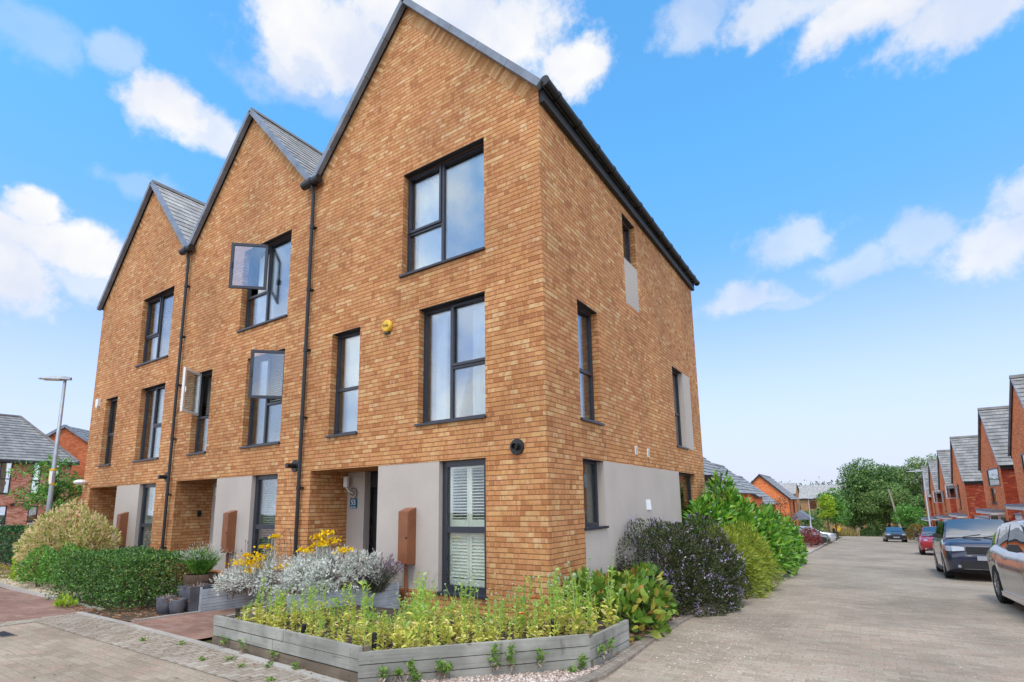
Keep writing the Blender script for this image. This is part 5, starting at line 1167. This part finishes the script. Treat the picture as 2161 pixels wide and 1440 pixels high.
# ------------------------------------------------------------------ left-hand houses
g=.5
t=thing('brick_house','mottled red brick house with a big hipped grey roof at the left edge','house',(-44,2.5,g))
mb=MB(); F=FY(-40); Mp=lambda u,d,z:(-40-d,u,z)
w=[(3.40-.55,3.86,g+2.4,g+4.38),(4.80,5.22,g+2.4,g+4.28),(5.75,6.15,g+2.4,g+4.28),(2.6,3.87,g+.62,g+1.68),(4.83,5.30,g+.7,g+1.66),(-2,-.8,g+2.4,g+4.3)]
wall_grid(mb,Mp,[-6,6.72],[g-.4,4.9],[(a,b,c,d,.1) for a,b,c,d in w]); mb.quad((-40,6.72,g-.4),(-49,6.72,g-.4),(-49,6.72,4.9),(-40,6.72,4.9))
mb.quad((-40,-6,g-.4),(-49,-6,g-.4),(-49,-6,4.9),(-40,-6,4.9)); mb.quad((-49,-6,g-.4),(-49,6.72,g-.4),(-49,6.72,4.9),(-49,-6,4.9)); build(mb,'wall',M['pinkred'],t,fixn=False)
rb=MB(); roof_courses(rb,(-44.5,-4,8.22),(-44.5,4.93,8.22),(-39.65,-6.3,4.92),(-39.65,6.95,4.92),step=.36,lift=.06); roof_courses(rb,(-44.5,4.93,8.22),(-44.5,4.9,8.22),(-39.65,6.95,4.92),(-49.4,6.95,4.92),step=.36,lift=.06); roof_courses(rb,(-44.5,4.93,8.22),(-44.5,-4,8.22),(-49.4,6.95,4.92),(-49.4,-6.3,4.92),step=.36)
roof_courses(rb,(-44.5,-4,8.22),(-44.5,-4.02,8.22),(-49.4,-6.3,4.92),(-39.65,-6.3,4.92),step=.36); ro=build(rb,'roof',M['slate2'],t,fixn=False)
mb=MB(); mb.tube([(-44.5,-4,8.27),(-44.5,4.93,8.27),(-39.65,6.95,4.98)],.09,6); build(mb,'ridge_cap',M['ridge'],ro)
mb=MB(); mb.box(-40,-6,4.78,-39.6,7.0,4.92); build(mb,'gutter',M['soffit'],t)
for i,(a,b,c,d) in enumerate(w): window(t,Mp,a,b,c,d,mull=(a+b)/2 if b-a>.6 else None,trans=[(a+.05,b-.05,c+(d-c)*.45)] if d-c>1.5 else (),d=.04,gl='glass_far',curtain=['sheer','half','sheer','blind','half','pair'][i],cw=.6)
mb=MB(); mbox(mb,Mp,2.0,3.70,-.003,.05,g-.2,g+.56); build(mb,'render_panel',M['white'],t); mb=MB(); mbox(mb,Mp,4.87,6.0,-.003,.05,g-.2,g+.60); build(mb,'render_panel',M['white'],t)
mb=MB(); mbox(mb,Mp,2.2,3.2,-.4,.0,g+1.80,g+1.9); build(mb,'canopy',M['white'],t)
for u in(4.05,4.55): mb=MB(); mb.lathe([(.08,0),(.08,.25),(.02,.25)],(-39.98,u,g+1.75),10,axis='x'); build(mb,'flue',M['black'],t)
# second left house: gable turned towards the camera
rz=math.atan2(.67,.74); t=thing('gabled_house','orange-red brick house with its gable towards the camera, behind the street lamp','house',(-49.6,8.95,.5),rz=rz)
mb=MB(); h=4.6; mb.add([(-h,0,-.6),(h,0,-.6),(h,0,4.85),(0,0,8.05),(-h,0,4.85)],[(0,1,2,3,4)]); mb.quad((h,0,-.6),(h,9,-.6),(h,9,4.85),(h,0,4.85)); mb.quad((-h,0,-.6),(-h,9,-.6),(-h,9,4.85),(-h,0,4.85)); mb.add([(-h,9,-.6),(h,9,-.6),(h,9,4.85),(0,9,8.05),(-h,9,4.85)],[(0,1,2,3,4)]); build(mb,'wall',M['orange'],t,raw=True,fixn=False)
rb=MB()
for s in(-1,1): roof_courses(rb,(0,-.15,8.1),(0,9.1,8.1),(s*(h+.3),-.15,4.7),(s*(h+.3),9.1,4.7),step=.36,lift=.06)
ro=build(rb,'roof',M['slate2'],t,raw=True,fixn=False)
for s in(-1,1): vg=MB(); bar(vg,(0,-.15,8.08),(s*(h+.3),-.15,4.68),.12,.22,(s*.57,0,.82)); build(vg,'verge',M['lead'],ro,raw=True)
# ------------------------------------------------------------------ trees and shrubs down the street
tree('big_tree','tall dark tree filling the end of the street, left of the pole',(6.0,97),13.2,6.0,.8,26000,.36,.18,'wood1',201,'big trees at the end of the street',clumps=60,spread=.26,tr=.3)
tree('big_tree','airy tree top with sky showing through, above the gabled row',(13.5,101),14.0,6.2,2.5,13000,.34,.16,'wood2',202,'big trees at the end of the street',clumps=46,spread=.20,tr=.3)
tree('big_tree','rounded olive green tree in front of the tall dark tree',(7.2,93.5),8.6,4.2,.5,15000,.30,.15,'wood2',203,'big trees at the end of the street',clumps=34,spread=.28,tr=.22)
tree('big_tree','lower green tree at the left side of the big tree group',(2.6,99),9.0,4.6,.3,14000,.30,.15,'wood1',204,'big trees at the end of the street',clumps=34,spread=.3,tr=.22)
tree('big_tree','dark tree behind the farthest gabled house',(12.0,92),7.6,4.2,.3,12000,.30,.15,'wood1',205,'big trees at the end of the street',clumps=30,spread=.32,tr=.22)
tree('big_tree','dark tree standing behind the row of gabled houses',(20,103),11,6,1.5,6000,.5,.24,'wood1',206,'big trees at the end of the street',clumps=34,spread=.3,tr=.3)
tree('lime_tree','slim upright lime green tree beside the parked black car',(.85,56),5.3,1.05,1.6,2600,.20,.10,'lime',207,clumps=24,cone=.55,spread=.30)
tree('round_tree','rounded mid green tree next to the slim lime green tree',(1.1,66),6.0,2.0,1.3,3600,.26,.13,'green',208,clumps=26,spread=.34)
tree('street_tree','small dark leaved tree behind the parked black hatchback',(9.0,76),5.2,1.9,1.3,2600,.26,.13,'green',209,clumps=24,spread=.3,cone=.3)
tree('dark_bush','dark rounded bush under the tan house',(-2.6,88),4.6,3.2,.2,3200,.3,.14,'wood1',210,clumps=22,spread=.36)
tree('copper_tree','loose copper and green shrub in front of the plain red gable',(-1.55,38.5),3.7,1.3,.6,2600,.12,.06,'copper',211,clumps=26,spread=.30)
shrub('orange_shrub','rounded orange and green shrub behind the small red car',"shrub",[((8.3,58,gz(8,58)+.7),(1.15,1.1,1.0))],2200,.12,.05,'orangefl',212)
shrub('red_shrub','deep red shrub on the verge beyond the laurels','shrub',[((.25,34.5,-.98),(.75,1.6,.62)),((.35,38.5,-1.15),(.75,1.9,.72))],2600,.09,.045,'redleaf',213)
shrub('low_grey_shrub','low grey-green shrub at the corner past the red shrub','shrub',[((.55,46,-1.85),(.8,1.8,.42))],1200,.10,.04,'hebe',214)
def hedge_row(name,label,c,rad,n,mat,seed): return shrub(name,label,'hedge',[(c,rad)],n,.2,.09,mat,seed,inner=.75)
hedge_row('far_hedge','low dark hedge across the end of the street',(6.6,93.6,gz(0,95)+.45),(3.6,.9,1.0),5200,'wood1',215)
n=2600; lf=LF(); P=np.stack([rng.uniform(-4,3.2,n),rng.uniform(92.4,97,n),np.full(n,gz(0,95))],1); lf.leaves(P,rdir(n)*.35+np.array([0,0,1]),rdir(n),rng.uniform(.5,1.3,n),.09); o=lf.build('tall_grass',M['grass'],None); tag(o,'tall golden grass on the verge at the end of the street','grass',kind='stuff')
# far wooded skyline: one mass nobody could count
lf=LF(); n=26000; cx=rng.uniform(-75,60,90); cc=np.stack([cx,rng.uniform(190,260,90),-4+rng.uniform(6.2,10.2,90)],1); idx=rng.integers(0,90,n); P=cc[idx]+rng.normal(0,1,(n,3))*np.array([2.3,2.0,1.15]); lf.leaves(P,rdir(n),rdir(n)+np.array([0,0,.4]),.75,.5)
k=9000; P=np.stack([rng.uniform(-80,70,k),rng.uniform(190,240,k),-4.2+rng.uniform(0,6.5,k)],1); lf.leaves(P,rdir(k),rdir(k),1.5,1.0); o=lf.build('far_wood',M['wood3'],None); tag(o,'distant dark green wood along the skyline behind the roofs','trees',kind='stuff')
# poles and small street things
t=thing('wooden_pole','tall leaning wooden pole in front of the dark trees','pole',(8.6,88,gz(8,88))); mb=MB(); mb.tube([(8.6,88,gz(8,88)-.2),(7.55,88,2.9)],[.17,.11],8); build(mb,'pole',M['pole'],t)
street_lamp('slim grey street lamp in front of the far gabled row',8.25,46.5,5.9,1,ang=math.pi,armL=1.1,r0=.09)
street_lamp('small lamp head and post above the parked black car on the left',-.9,58,4.4,1,ang=.4,armL=.5,r0=.06)
for (nm_,lab,x,y,h,m,r) in(('yellow_marker','yellow oval marker post at the end of the street',.75,80,1.5,'yellow',.42),('timber_bollard','dark square bollard beside the yellow marker',1.0,62,1.3,'black',.13),('timber_bollard','brown timber bollard in the golden grass',3.1,92.8,1.2,'pole',.2)):
    z=gz(x,y); t=thing(nm_,lab,'marker' if 'marker' in nm_ else 'bollard',(x,y,z)); mb=MB()
    if m=='yellow': mb.cyl((x,y,z),(x,y,z+.8),.05); build(mb,'post',M['black'],t); mb=MB(); mb.lathe([(.001,-.04),(r,-.04),(r,.04),(.001,.04)],(x,y,z+h-.3),14,axis='y'); build(mb,'plate',M['yellow'],t)
    else: mb.box(x-r,y-r,z-.1,x+r,y+r,z+h-.05); build(mb,'post',M[m],t); mb=MB(); mb.add([(x-r,y-r,z+h-.05),(x+r,y-r,z+h-.05),(x+r,y+r,z+h-.05),(x-r,y+r,z+h-.05),(x,y,z+h)],[(0,1,4),(1,2,4),(2,3,4),(3,0,4)]); build(mb,'cap',M[m],t)

t=thing('drain_cover','narrow dark drain cover set in the junction paving at the lower left','drain',(-6.2,-3.95,gz(0,-3.95)))
mb=MB(); z=gz(0,-3.95); mb.box(-6.5,-4.02,z-.02,-6.0,-3.86,z+.006); build(mb,'frame',M['kerb'],t)
mb=MB()
for i in range(9): mb.box(-6.47+i*.052,-4.0,z+.006,-6.44+i*.052,-3.88,z+.010)
build(mb,'grate',M['soffit'],t)
# ------------------------------------------------------------------ cars, built in their own space: nose towards -Y
def paint(name,c,metal=.0,rough=.3):
    t=NT(name); n=t.noise(t.obj(),40,2); k=t.mr(n,.3,.7,.97,1.03); t.fin(t.mix(1.0,(*c,1),t.comb(k,k,k),'MULTIPLY'),rough,.5,metal); t.p.inputs['Coat Weight'].default_value=1; t.p.inputs['Coat Roughness'].default_value=.02; return t.m
M['navy']=paint('navy_car_paint',(.012,.018,.05)); M['silverp']=paint('champagne_grey_paint',(.36,.37,.35),.55,.35); M['redp']=paint('red_car_paint',(.36,.008,.018)); M['blackp']=paint('black_car_paint',(.010,.012,.013)); M['whitep2']=paint('pale_car_paint',(.5,.52,.55),.3)
def carglass():
    t=NT('car_glass'); t.fin((.012,.016,.018),.015,.9); t.p.inputs['Coat Weight'].default_value=1; t.p.inputs['Coat Roughness'].default_value=.01; t.p.inputs['Coat IOR'].default_value=2.6; return t.m
M['carglass']=carglass(); M['tyre']=plain('tyre_rubber',(.014,.014,.015),.85); M['alloy']=plain('alloy_rim',(.42,.43,.45),.3,.8); M['chrome']=plain('chrome_trim',(.65,.66,.68),.15,1.0,var=.03); M['plate']=plain('number_plate_grey',(.33,.35,.38),.6,var=.03); M['trim']=plain('car_black_trim',(.012,.012,.013),.5)
def lampm():
    t=NT('headlamp_glass'); n=t.noise(t.obj(),30,2); t.fin(t.ramp(n,[(.4,(.30,.32,.36)),(.6,(.42,.45,.50))]),.08,.8); t.p.inputs['Coat Weight'].default_value=1; return t.m
M['lamp']=lampm(); M['tail']=plain('tail_lamp_red',(.35,.01,.01),.15)
def lerp_tab(tab,q): 
    for (a,va),(b,vb) in zip(tab,tab[1:]):
        if q<=b: f=(q-a)/(b-a) if b>a else 0; f=f*f*(3-2*f)*.5+f*.5; return va+(vb-va)*f
    return tab[-1][1]
def car(label,loc,rz,L,Wd,pnt,belt,roofline,wb,wr,nose,group='cars parked along the street',plate=True,small=False,z=None,sill=.22):
    """belt: (y,z) top edge of the lower body nose to tail; roofline: windscreen base, roof front, roof rear, rear glass base as (y,z); wb: (front axle, rear axle)"""
    x,y=loc; zz=gz(x,y) if z is None else z; t=thing('parked_car',label,'car',(x,y,zz),rz=rz,group=group); t.rotation_euler=(math.atan(-.046)*math.cos(rz),0,rz); hw=Wd/2
    # lower body lofted along the length with real wheel arches
    N=72; ys_=[L*i/N for i in range(N+1)]; rows=[]
    for q in ys_:
        top=lerp_tab(belt,q); e=min(q,L-q); w=hw*(1-.12*max(0,1-e/.6)**2.2-.04*max(0,1-e/.12)); bot=sill+.10*max(0,1-e/.35)
        ar=0
        for a in wb:
            d=abs(q-a); rr=wr+.055
            if d<rr: ar=max(ar,math.sqrt(rr*rr-d*d)+wr-.02)
        b2=max(bot,ar); mid=max(b2+.02,bot+(top-bot)*.45); sh=max(mid+.02,top-.11)
        rows.append([(-w*.86,bot),(-w*.97 if ar<=bot else -w*.985,b2),(-w,mid),(-w*.985,sh),(-w*.90,top-.015),(-w*.5,top+.02),(0,top+.028)])
    mb=MB(); vs=[];full=[]
    for q,r in zip(ys_,rows):
        full=[(a,q+max(0,1-q/.4)*.17*((b-.62)/.45)**2-max(0,1-(L-q)/.4)*.12*((b-.62)/.45)**2,b) for a,b in r]; full+=[(-a,y_,b) for a,y_,b in full[-2::-1]]; vs+=full
    k=len(full); fs=[(i*k+j,i*k+j+1,(i+1)*k+j+1,(i+1)*k+j) for i in range(N) for j in range(k-1)]
    fs+=[(o+j,o+j+1,o+k-2-j,o+k-1-j) for o in(0,N*k) for j in range(k//2)]+[(i*k,(i+1)*k,(i+1)*k+k-1,i*k+k-1) for i in range(N)]
    mb.add(vs,fs); bo=build(mb,'body',M[pnt],t,raw=True,smooth=True)
    md=bo.modifiers.new('sharp','EDGE_SPLIT'); md.split_angle=R(38)
    # cabin
    (y0,z0),(y1,z1),(y2,z2),(y3,z3)=roofline; vs=[]; sec=[]
    st_=[y0+(y1-y0)*i/6 for i in range(6)]+[y1+(y2-y1)*i/6 for i in range(6)]+[y2+(y3-y2)*i/6 for i in range(7)]; n=len(st_)-1
    for q in st_:
        if q<y1: zt=z0+(z1-z0)*((q-y0)/(y1-y0))**.88
        elif q<y2: zt=z1+(z2-z1)*(q-y1)/(y2-y1)+.035*math.sin(math.pi*(q-y1)/(y2-y1))
        else: zt=z3+(z2-z3)*(1-((q-y2)/(y3-y2))**1.3)
        zb=lerp_tab(belt,q)-.02; fr=max(0.02,(zt-zb)/(z1-zb)); wB=hw*.89; wT=hw*(.89-(.155 if L>4.45 else .20)*min(1,fr)); sec.append((q,zb,zt,wB,wT))
        vs+=[(-wB,q,zb),(-(wB*.45+wT*.55),q,zb+(zt-zb)*.55),(-wT,q,zt-.06*fr),(-wT*.82,q,zt-.012),(0,q,zt+.012),(wT*.82,q,zt-.012),(wT,q,zt-.06*fr),((wB*.45+wT*.55),q,zb+(zt-zb)*.55),(wB,q,zb)]
    mb=MB(); mb.add(vs,[(i*9+j,i*9+j+1,(i+1)*9+j+1,(i+1)*9+j) for i in range(n) for j in range(8)]+[tuple(range(9)),tuple(range(n*9,n*9+9))]); ca=build(mb,'roof',M[pnt],t,raw=True,smooth=True); md=ca.modifiers.new('sharp','EDGE_SPLIT'); md.split_angle=R(34)
    def at(q): 
        i=max(j for j in range(n) if st_[j]<=q+1e-9) if q>y0 else 0; f=(q-st_[i])/(st_[i+1]-st_[i]); return [a+(b-a)*f for a,b in zip(sec[i],sec[i+1])]
    # windscreen and rear glass lie just proud of the cabin shell
    for lo,hi,nm_,dy in((0,6,'windscreen',-.014),(12,18,'rear_window',.014)):
        g=MB(); P=[]
        for i in range(lo,hi+1):
            A=sec[i]; fr=(i-lo)/(hi-lo); wB,wT,zt,q=A[3],A[4],A[2],A[0]; h_=A[2]-A[1]
            if i in(0,18): A=at(q+(.05 if i==0 else -.05)); wB,wT,zt,q=A[3],A[4],A[2],A[0]
            P.append([(-wT*.93,q+dy,zt-.018+.012),(-wT*.80,q+dy,zt-.010+.012),(0,q+dy,zt+.012+.012),(wT*.80,q+dy,zt-.010+.012),(wT*.93,q+dy,zt-.018+.012)])
        rows_=range(hi-lo)
        for i in rows_:
            for j in range(4): g.quad(P[i][j],P[i][j+1],P[i+1][j+1],P[i+1][j])
        build(g,nm_,M['carglass'],t,raw=True,smooth=True)
        if nm_=='windscreen':
            w_=MB(); c_=P[0]
            for sx_ in(-.45,.1): w_.tube([(sx_*wB,y0+.04,P[0][2][2]+.0),(sx_*wB+.42,st_[1]-.02,P[1][2][2]+.012)],.008,5)
            build(w_,'wiper',M['trim'],t,raw=True)
    # side windows split by pillars
    cuts=[y0+.42*(y1-y0),(y1+y2)/2-.06,(y1+y2)/2+.02,y2-.03,y2+.05,y2+.55*(y3-y2)]
    for s in(-1,1):
        for a,b in((0,1),(2,3),(4,5)):
            qa,qb=cuts[a],cuts[b]
            if qb-qa<.12: continue
            g=MB(); m=6
            for i in range(m):
                A=at(qa+(qb-qa)*i/m);B=at(qa+(qb-qa)*(i+1)/m); pr=[]
                for S_ in(A,B):
                    h=S_[2]-S_[1]; c=[]
                    for f in(.08,.5,.84):
                        wx=(S_[3]+(S_[3]*.45+S_[4]*.55-S_[3])*f/.55) if f<=.55 else ((S_[3]*.45+S_[4]*.55)+(S_[4]-(S_[3]*.45+S_[4]*.55))*(f-.55)/.45)
                        c.append((s*(wx+.009),S_[0],S_[1]+h*f))
                    pr.append(c)
                for f in(0,1): g.quad(pr[0][f],pr[1][f],pr[1][f+1],pr[0][f+1])
            build(g,'side_window',M['carglass'],t,raw=True,smooth=True,fixn=False)
    # wheels
    for a in wb:
        for s in(-1,1):
            c=(s*(hw-.115),a,wr); w_=MB(); w_.lathe([(wr*.62,-.11),(wr*.93,-.11),(wr,-.08),(wr,.08),(wr*.93,.11),(wr*.62,.11)],c,24,axis='x'); wo=build(w_,'wheel',M['tyre'],t,raw=True)
            r_=MB(); r_.lathe([(wr*.63,.0),(wr*.66,s*.10),(wr*.60,s*.105),(wr*.57,s*.02),(.001,s*.01)],c,24,axis='x')
            for j in range(5):
                an=j*2*math.pi/5; d=Vector((0,math.cos(an),math.sin(an))); e=Vector((0,-d.z,d.y)); p=Vector(c)+Vector((s*.085,0,0))
                for o in(-.035,.035): bar(r_,p+e*o*.6,p+d*wr*.60+e*o*2.2,.03,.035,(1,0,0))
            r_.cyl(Vector(c)+Vector((s*.06,0,0)),Vector(c)+Vector((s*.10,0,0)),.055,n=12); build(r_,'rim',M['alloy'],wo,raw=True)
    # nose: grille, lamps, plate, lower intake, bumper lip
    n0=lerp_tab(belt,0.0); nx=hw*.80; G=nose
    g=MB(); yb=.0; g.box(-nx*G['gw'],yb,G['gz'][0],nx*G['gw'],.16,G['gz'][1]); go=build(g,'grille',M['trim'],t,raw=True)
    m=MB(); k=int((G['gz'][1]-G['gz'][0])/.045)
    for i in range(k): zz_=G['gz'][0]+.03+i*.045; m.box(-nx*G['gw']*.95,yb-.008,zz_,nx*G['gw']*.95,yb,zz_+.012)
    if k: build(m,'grille_bar',M['chrome'] if G.get('bright') else M['frame'],go,raw=True)
    g=MB(); g.box(-nx*.80,-.012,G['iz'][0],nx*.80,.06,G['iz'][1]); build(g,'lower_intake',M['trim'],t,raw=True)
    g=MB(); g.box(-nx*.75,-.03,G['iz'][0]-.02,nx*.75,.03,G['iz'][0]-.004); build(g,'bumper_trim',M['chrome'],t,raw=True)
    for s in(-1,1):
        h=MB()
        if G.get('round'): h.lathe([(.001,-.03),(.10,-.02),(.115,.04)],(s*nx*.80,.10,G['lz']),16,axis='y'); h.lathe([(.001,-.03),(.055,-.02),(.06,.04)],(s*nx*.86,.06,G['lz']-.19),14,axis='y')
        else:
            z_=G['lz']; wf=lambda q:hw*(1-.12*max(0,1-q/.6)**2.2-.04*max(0,1-q/.12)); up=lambda q,z:q+max(0,1-q/.4)*.17*((z-.62)/.45)**2
            cols=[(nx*G['gw']*1.08,0,.045,.05),(wf(0)*.97,0,.07,.075),(wf(.12)*1.002,.12,.06,.08),(wf(.30)*1.002,.30,.02,.075),(wf(.44)*1.002,.44,-.03,.07)]
            for (xa_,ya_,la_,ha_),(xb_,yb_,lb2_,hb2_) in zip(cols,cols[1:]):
                pts=[(s*xa_,up(ya_,z_-la_)-.012,z_-la_),(s*xb_,up(yb_,z_-lb2_)-.012,z_-lb2_),(s*xb_,up(yb_,z_+hb2_)-.012,z_+hb2_),(s*xa_,up(ya_,z_+ha_)-.012,z_+ha_)]
                if ya_>0 or yb_>.05: pts=[(p[0]+s*.008,p[1],p[2]) for p in pts]
                h.quad(*pts)
        build(h,'headlight',M['lamp'],t,raw=True)
        h=MB(); h.box(s*nx*.78-.09,.02,G['iz'][0]+.02,s*nx*.78+.09,.10,G['iz'][0]+.09); build(h,'fog_light',M['lamp'],t,raw=True)
        mr_=MB(); q=y0+.30*(y1-y0); b=lerp_tab(belt,q); prof=[(0,.02),(.08,.0),(.17,.02),(.20,.07),(.17,.13),(.05,.13)]
        mr_.prism([(s*(hw*.93+a),q-.05,b+c_) for a,c_ in prof],(0,.13,0)); build(mr_,'wing_mirror',M['trim'],t,raw=True)
        for q in((y1+y2)/2-.25,y2-.18):
            dh=MB(); b=lerp_tab(belt,q)-.14; dh.box(min(s*hw*.97,s*(hw*1.0+.012)),q-.09,b-.012,max(s*hw*.97,s*(hw*1.0+.012)),q+.09,b+.012); build(dh,'door_handle',M['plate'] if pnt!='blackp' else M['trim'],t,raw=True)
        tl=MB(); b=lerp_tab(belt,L-.1); tl.box(s*hw*.80-.12,L-.16,b-.28,s*hw*.80+.10,L+.012,b-.06); build(tl,'tail_light',M['tail'],t,raw=True)
        ss=MB(); ss.box(min(s*hw*.88,s*hw*1.004),wb[0]+wr+.08,sill-.03,max(s*hw*.88,s*hw*1.004),wb[1]-wr-.08,sill+.06); build(ss,'side_skirt',M['chrome'] if pnt=='silverp' else M['trim'],t,raw=True)
        # shut lines of the doors
        dl=MB()
        for q in(cuts[0]+.12,(y1+y2)/2-.02,y2+.02):
            top=lerp_tab(belt,q); mid=sill+(top-sill)*.45; pr=[(hw*.99,sill+.14),(hw*1.002,mid),(hw*.988,top-.11),(hw*.93,top-.04)]
            for (xa_,za_),(xb_,zb_) in zip(pr,pr[1:]): dl.quad((s*(xa_+.002),q-.004,za_),(s*(xa_+.002),q+.004,za_),(s*(xb_+.002),q+.004,zb_),(s*(xb_+.002),q-.004,zb_))
        build(dl,'door_seam',M['trim'],t,raw=True,fixn=False)
    if plate:
        p=MB(); p.box(-.26,-.035,G['pz'],.26,-.016,G['pz']+.115); build(p,'number_plate',M['plate'],t,raw=True)
        p=MB(); p.box(-.26,L+.01,.55,.26,L+.03,.66); build(p,'number_plate',M['plate'],t,raw=True)
    return t
SUVb=[(0,.93),(.07,1.02),(.3,1.07),(1.25,1.14),(2.6,1.13),(3.9,1.16),(4.4,1.08),(4.6,.92)]
car('dark navy SUV facing the camera with clouds mirrored in its windscreen',(6.52,12.75),R(-1.5),4.6,1.92,'navy',SUVb,[(1.15,1.11),(1.85,1.70),(3.85,1.68),(4.48,1.12)],(.92,3.66),.375,dict(gw=.60,gz=(.74,.93),iz=(.34,.54),lz=.87,pz=.57))
car('champagne grey SUV cut off by the right edge of the photo',(6.75,4.2),R(0),4.5,1.87,'silverp',[(0,.78),(.2,.95),(.6,1.0),(1.2,1.05),(2.6,1.06),(3.7,1.13),(4.3,1.06),(4.5,.88)],[(1.05,1.03),(1.9,1.60),(3.5,1.60),(4.38,1.10)],(.88,3.56),.37,dict(gw=.8,gz=(.62,.86),iz=(.34,.46),lz=.82,pz=.5))
car('small rounded red car parked nose to camera behind the navy SUV',(6.98,28.9),R(-3),3.57,1.63,'redp',[(0,.70),(.15,.84),(.5,.92),(.95,.98),(2.2,.98),(3.2,.98),(3.5,.85),(3.57,.7)],[(.78,.95),(1.5,1.47),(2.6,1.46),(3.4,.95)],(.70,3.0),.30,dict(gw=.35,gz=(.62,.66),iz=(.28,.36),lz=.72,pz=.38,round=True,bright=True))
car('black hatchback facing the camera, parked alone at the far end of the street',(6.45,57.6),R(2),4.35,1.82,'blackp',[(0,.66),(.2,.82),(.6,.92),(1.1,.98),(2.6,.97),(3.9,1.0),(4.25,.9),(4.35,.75)],[(.95,.95),(1.85,1.44),(3.1,1.45),(4.2,.98)],(.88,3.52),.32,dict(gw=.6,gz=(.55,.66),iz=(.25,.42),lz=.74,pz=.42))
car('red car whose roof shows behind the small red car',(8.75,50),R(0),4.1,1.75,'redp',[(0,.68),(.2,.84),(.6,.94),(1.1,.98),(2.6,.98),(3.7,1.0),(4.0,.9),(4.1,.75)],[(.95,.95),(1.75,1.44),(3.0,1.45),(3.95,.98)],(.82,3.35),.31,dict(gw=.5,gz=(.55,.64),iz=(.25,.4),lz=.74,pz=.42))
car('black estate car parked on the drive behind the red shrub',(1.25,42.6),R(90),4.4,1.8,'blackp',[(0,.7),(.2,.86),(.6,.94),(1.1,.99),(2.6,.98),(4.0,1.0),(4.3,.9),(4.4,.75)],[(1.0,.96),(1.85,1.47),(3.6,1.47),(4.3,1.0)],(.88,3.55),.32,dict(gw=.5,gz=(.55,.64),iz=(.25,.4),lz=.74,pz=.42))
car('pale silver car on the drive beyond the black estate car',(1.6,50.0),R(90),4.2,1.78,'whitep2',[(0,.7),(.2,.86),(.6,.94),(1.1,.99),(2.6,.98),(3.8,1.0),(4.1,.9),(4.2,.75)],[(1.0,.96),(1.85,1.45),(3.2,1.45),(4.1,1.0)],(.85,3.45),.31,dict(gw=.5,gz=(.55,.64),iz=(.25,.4),lz=.74,pz=.42))
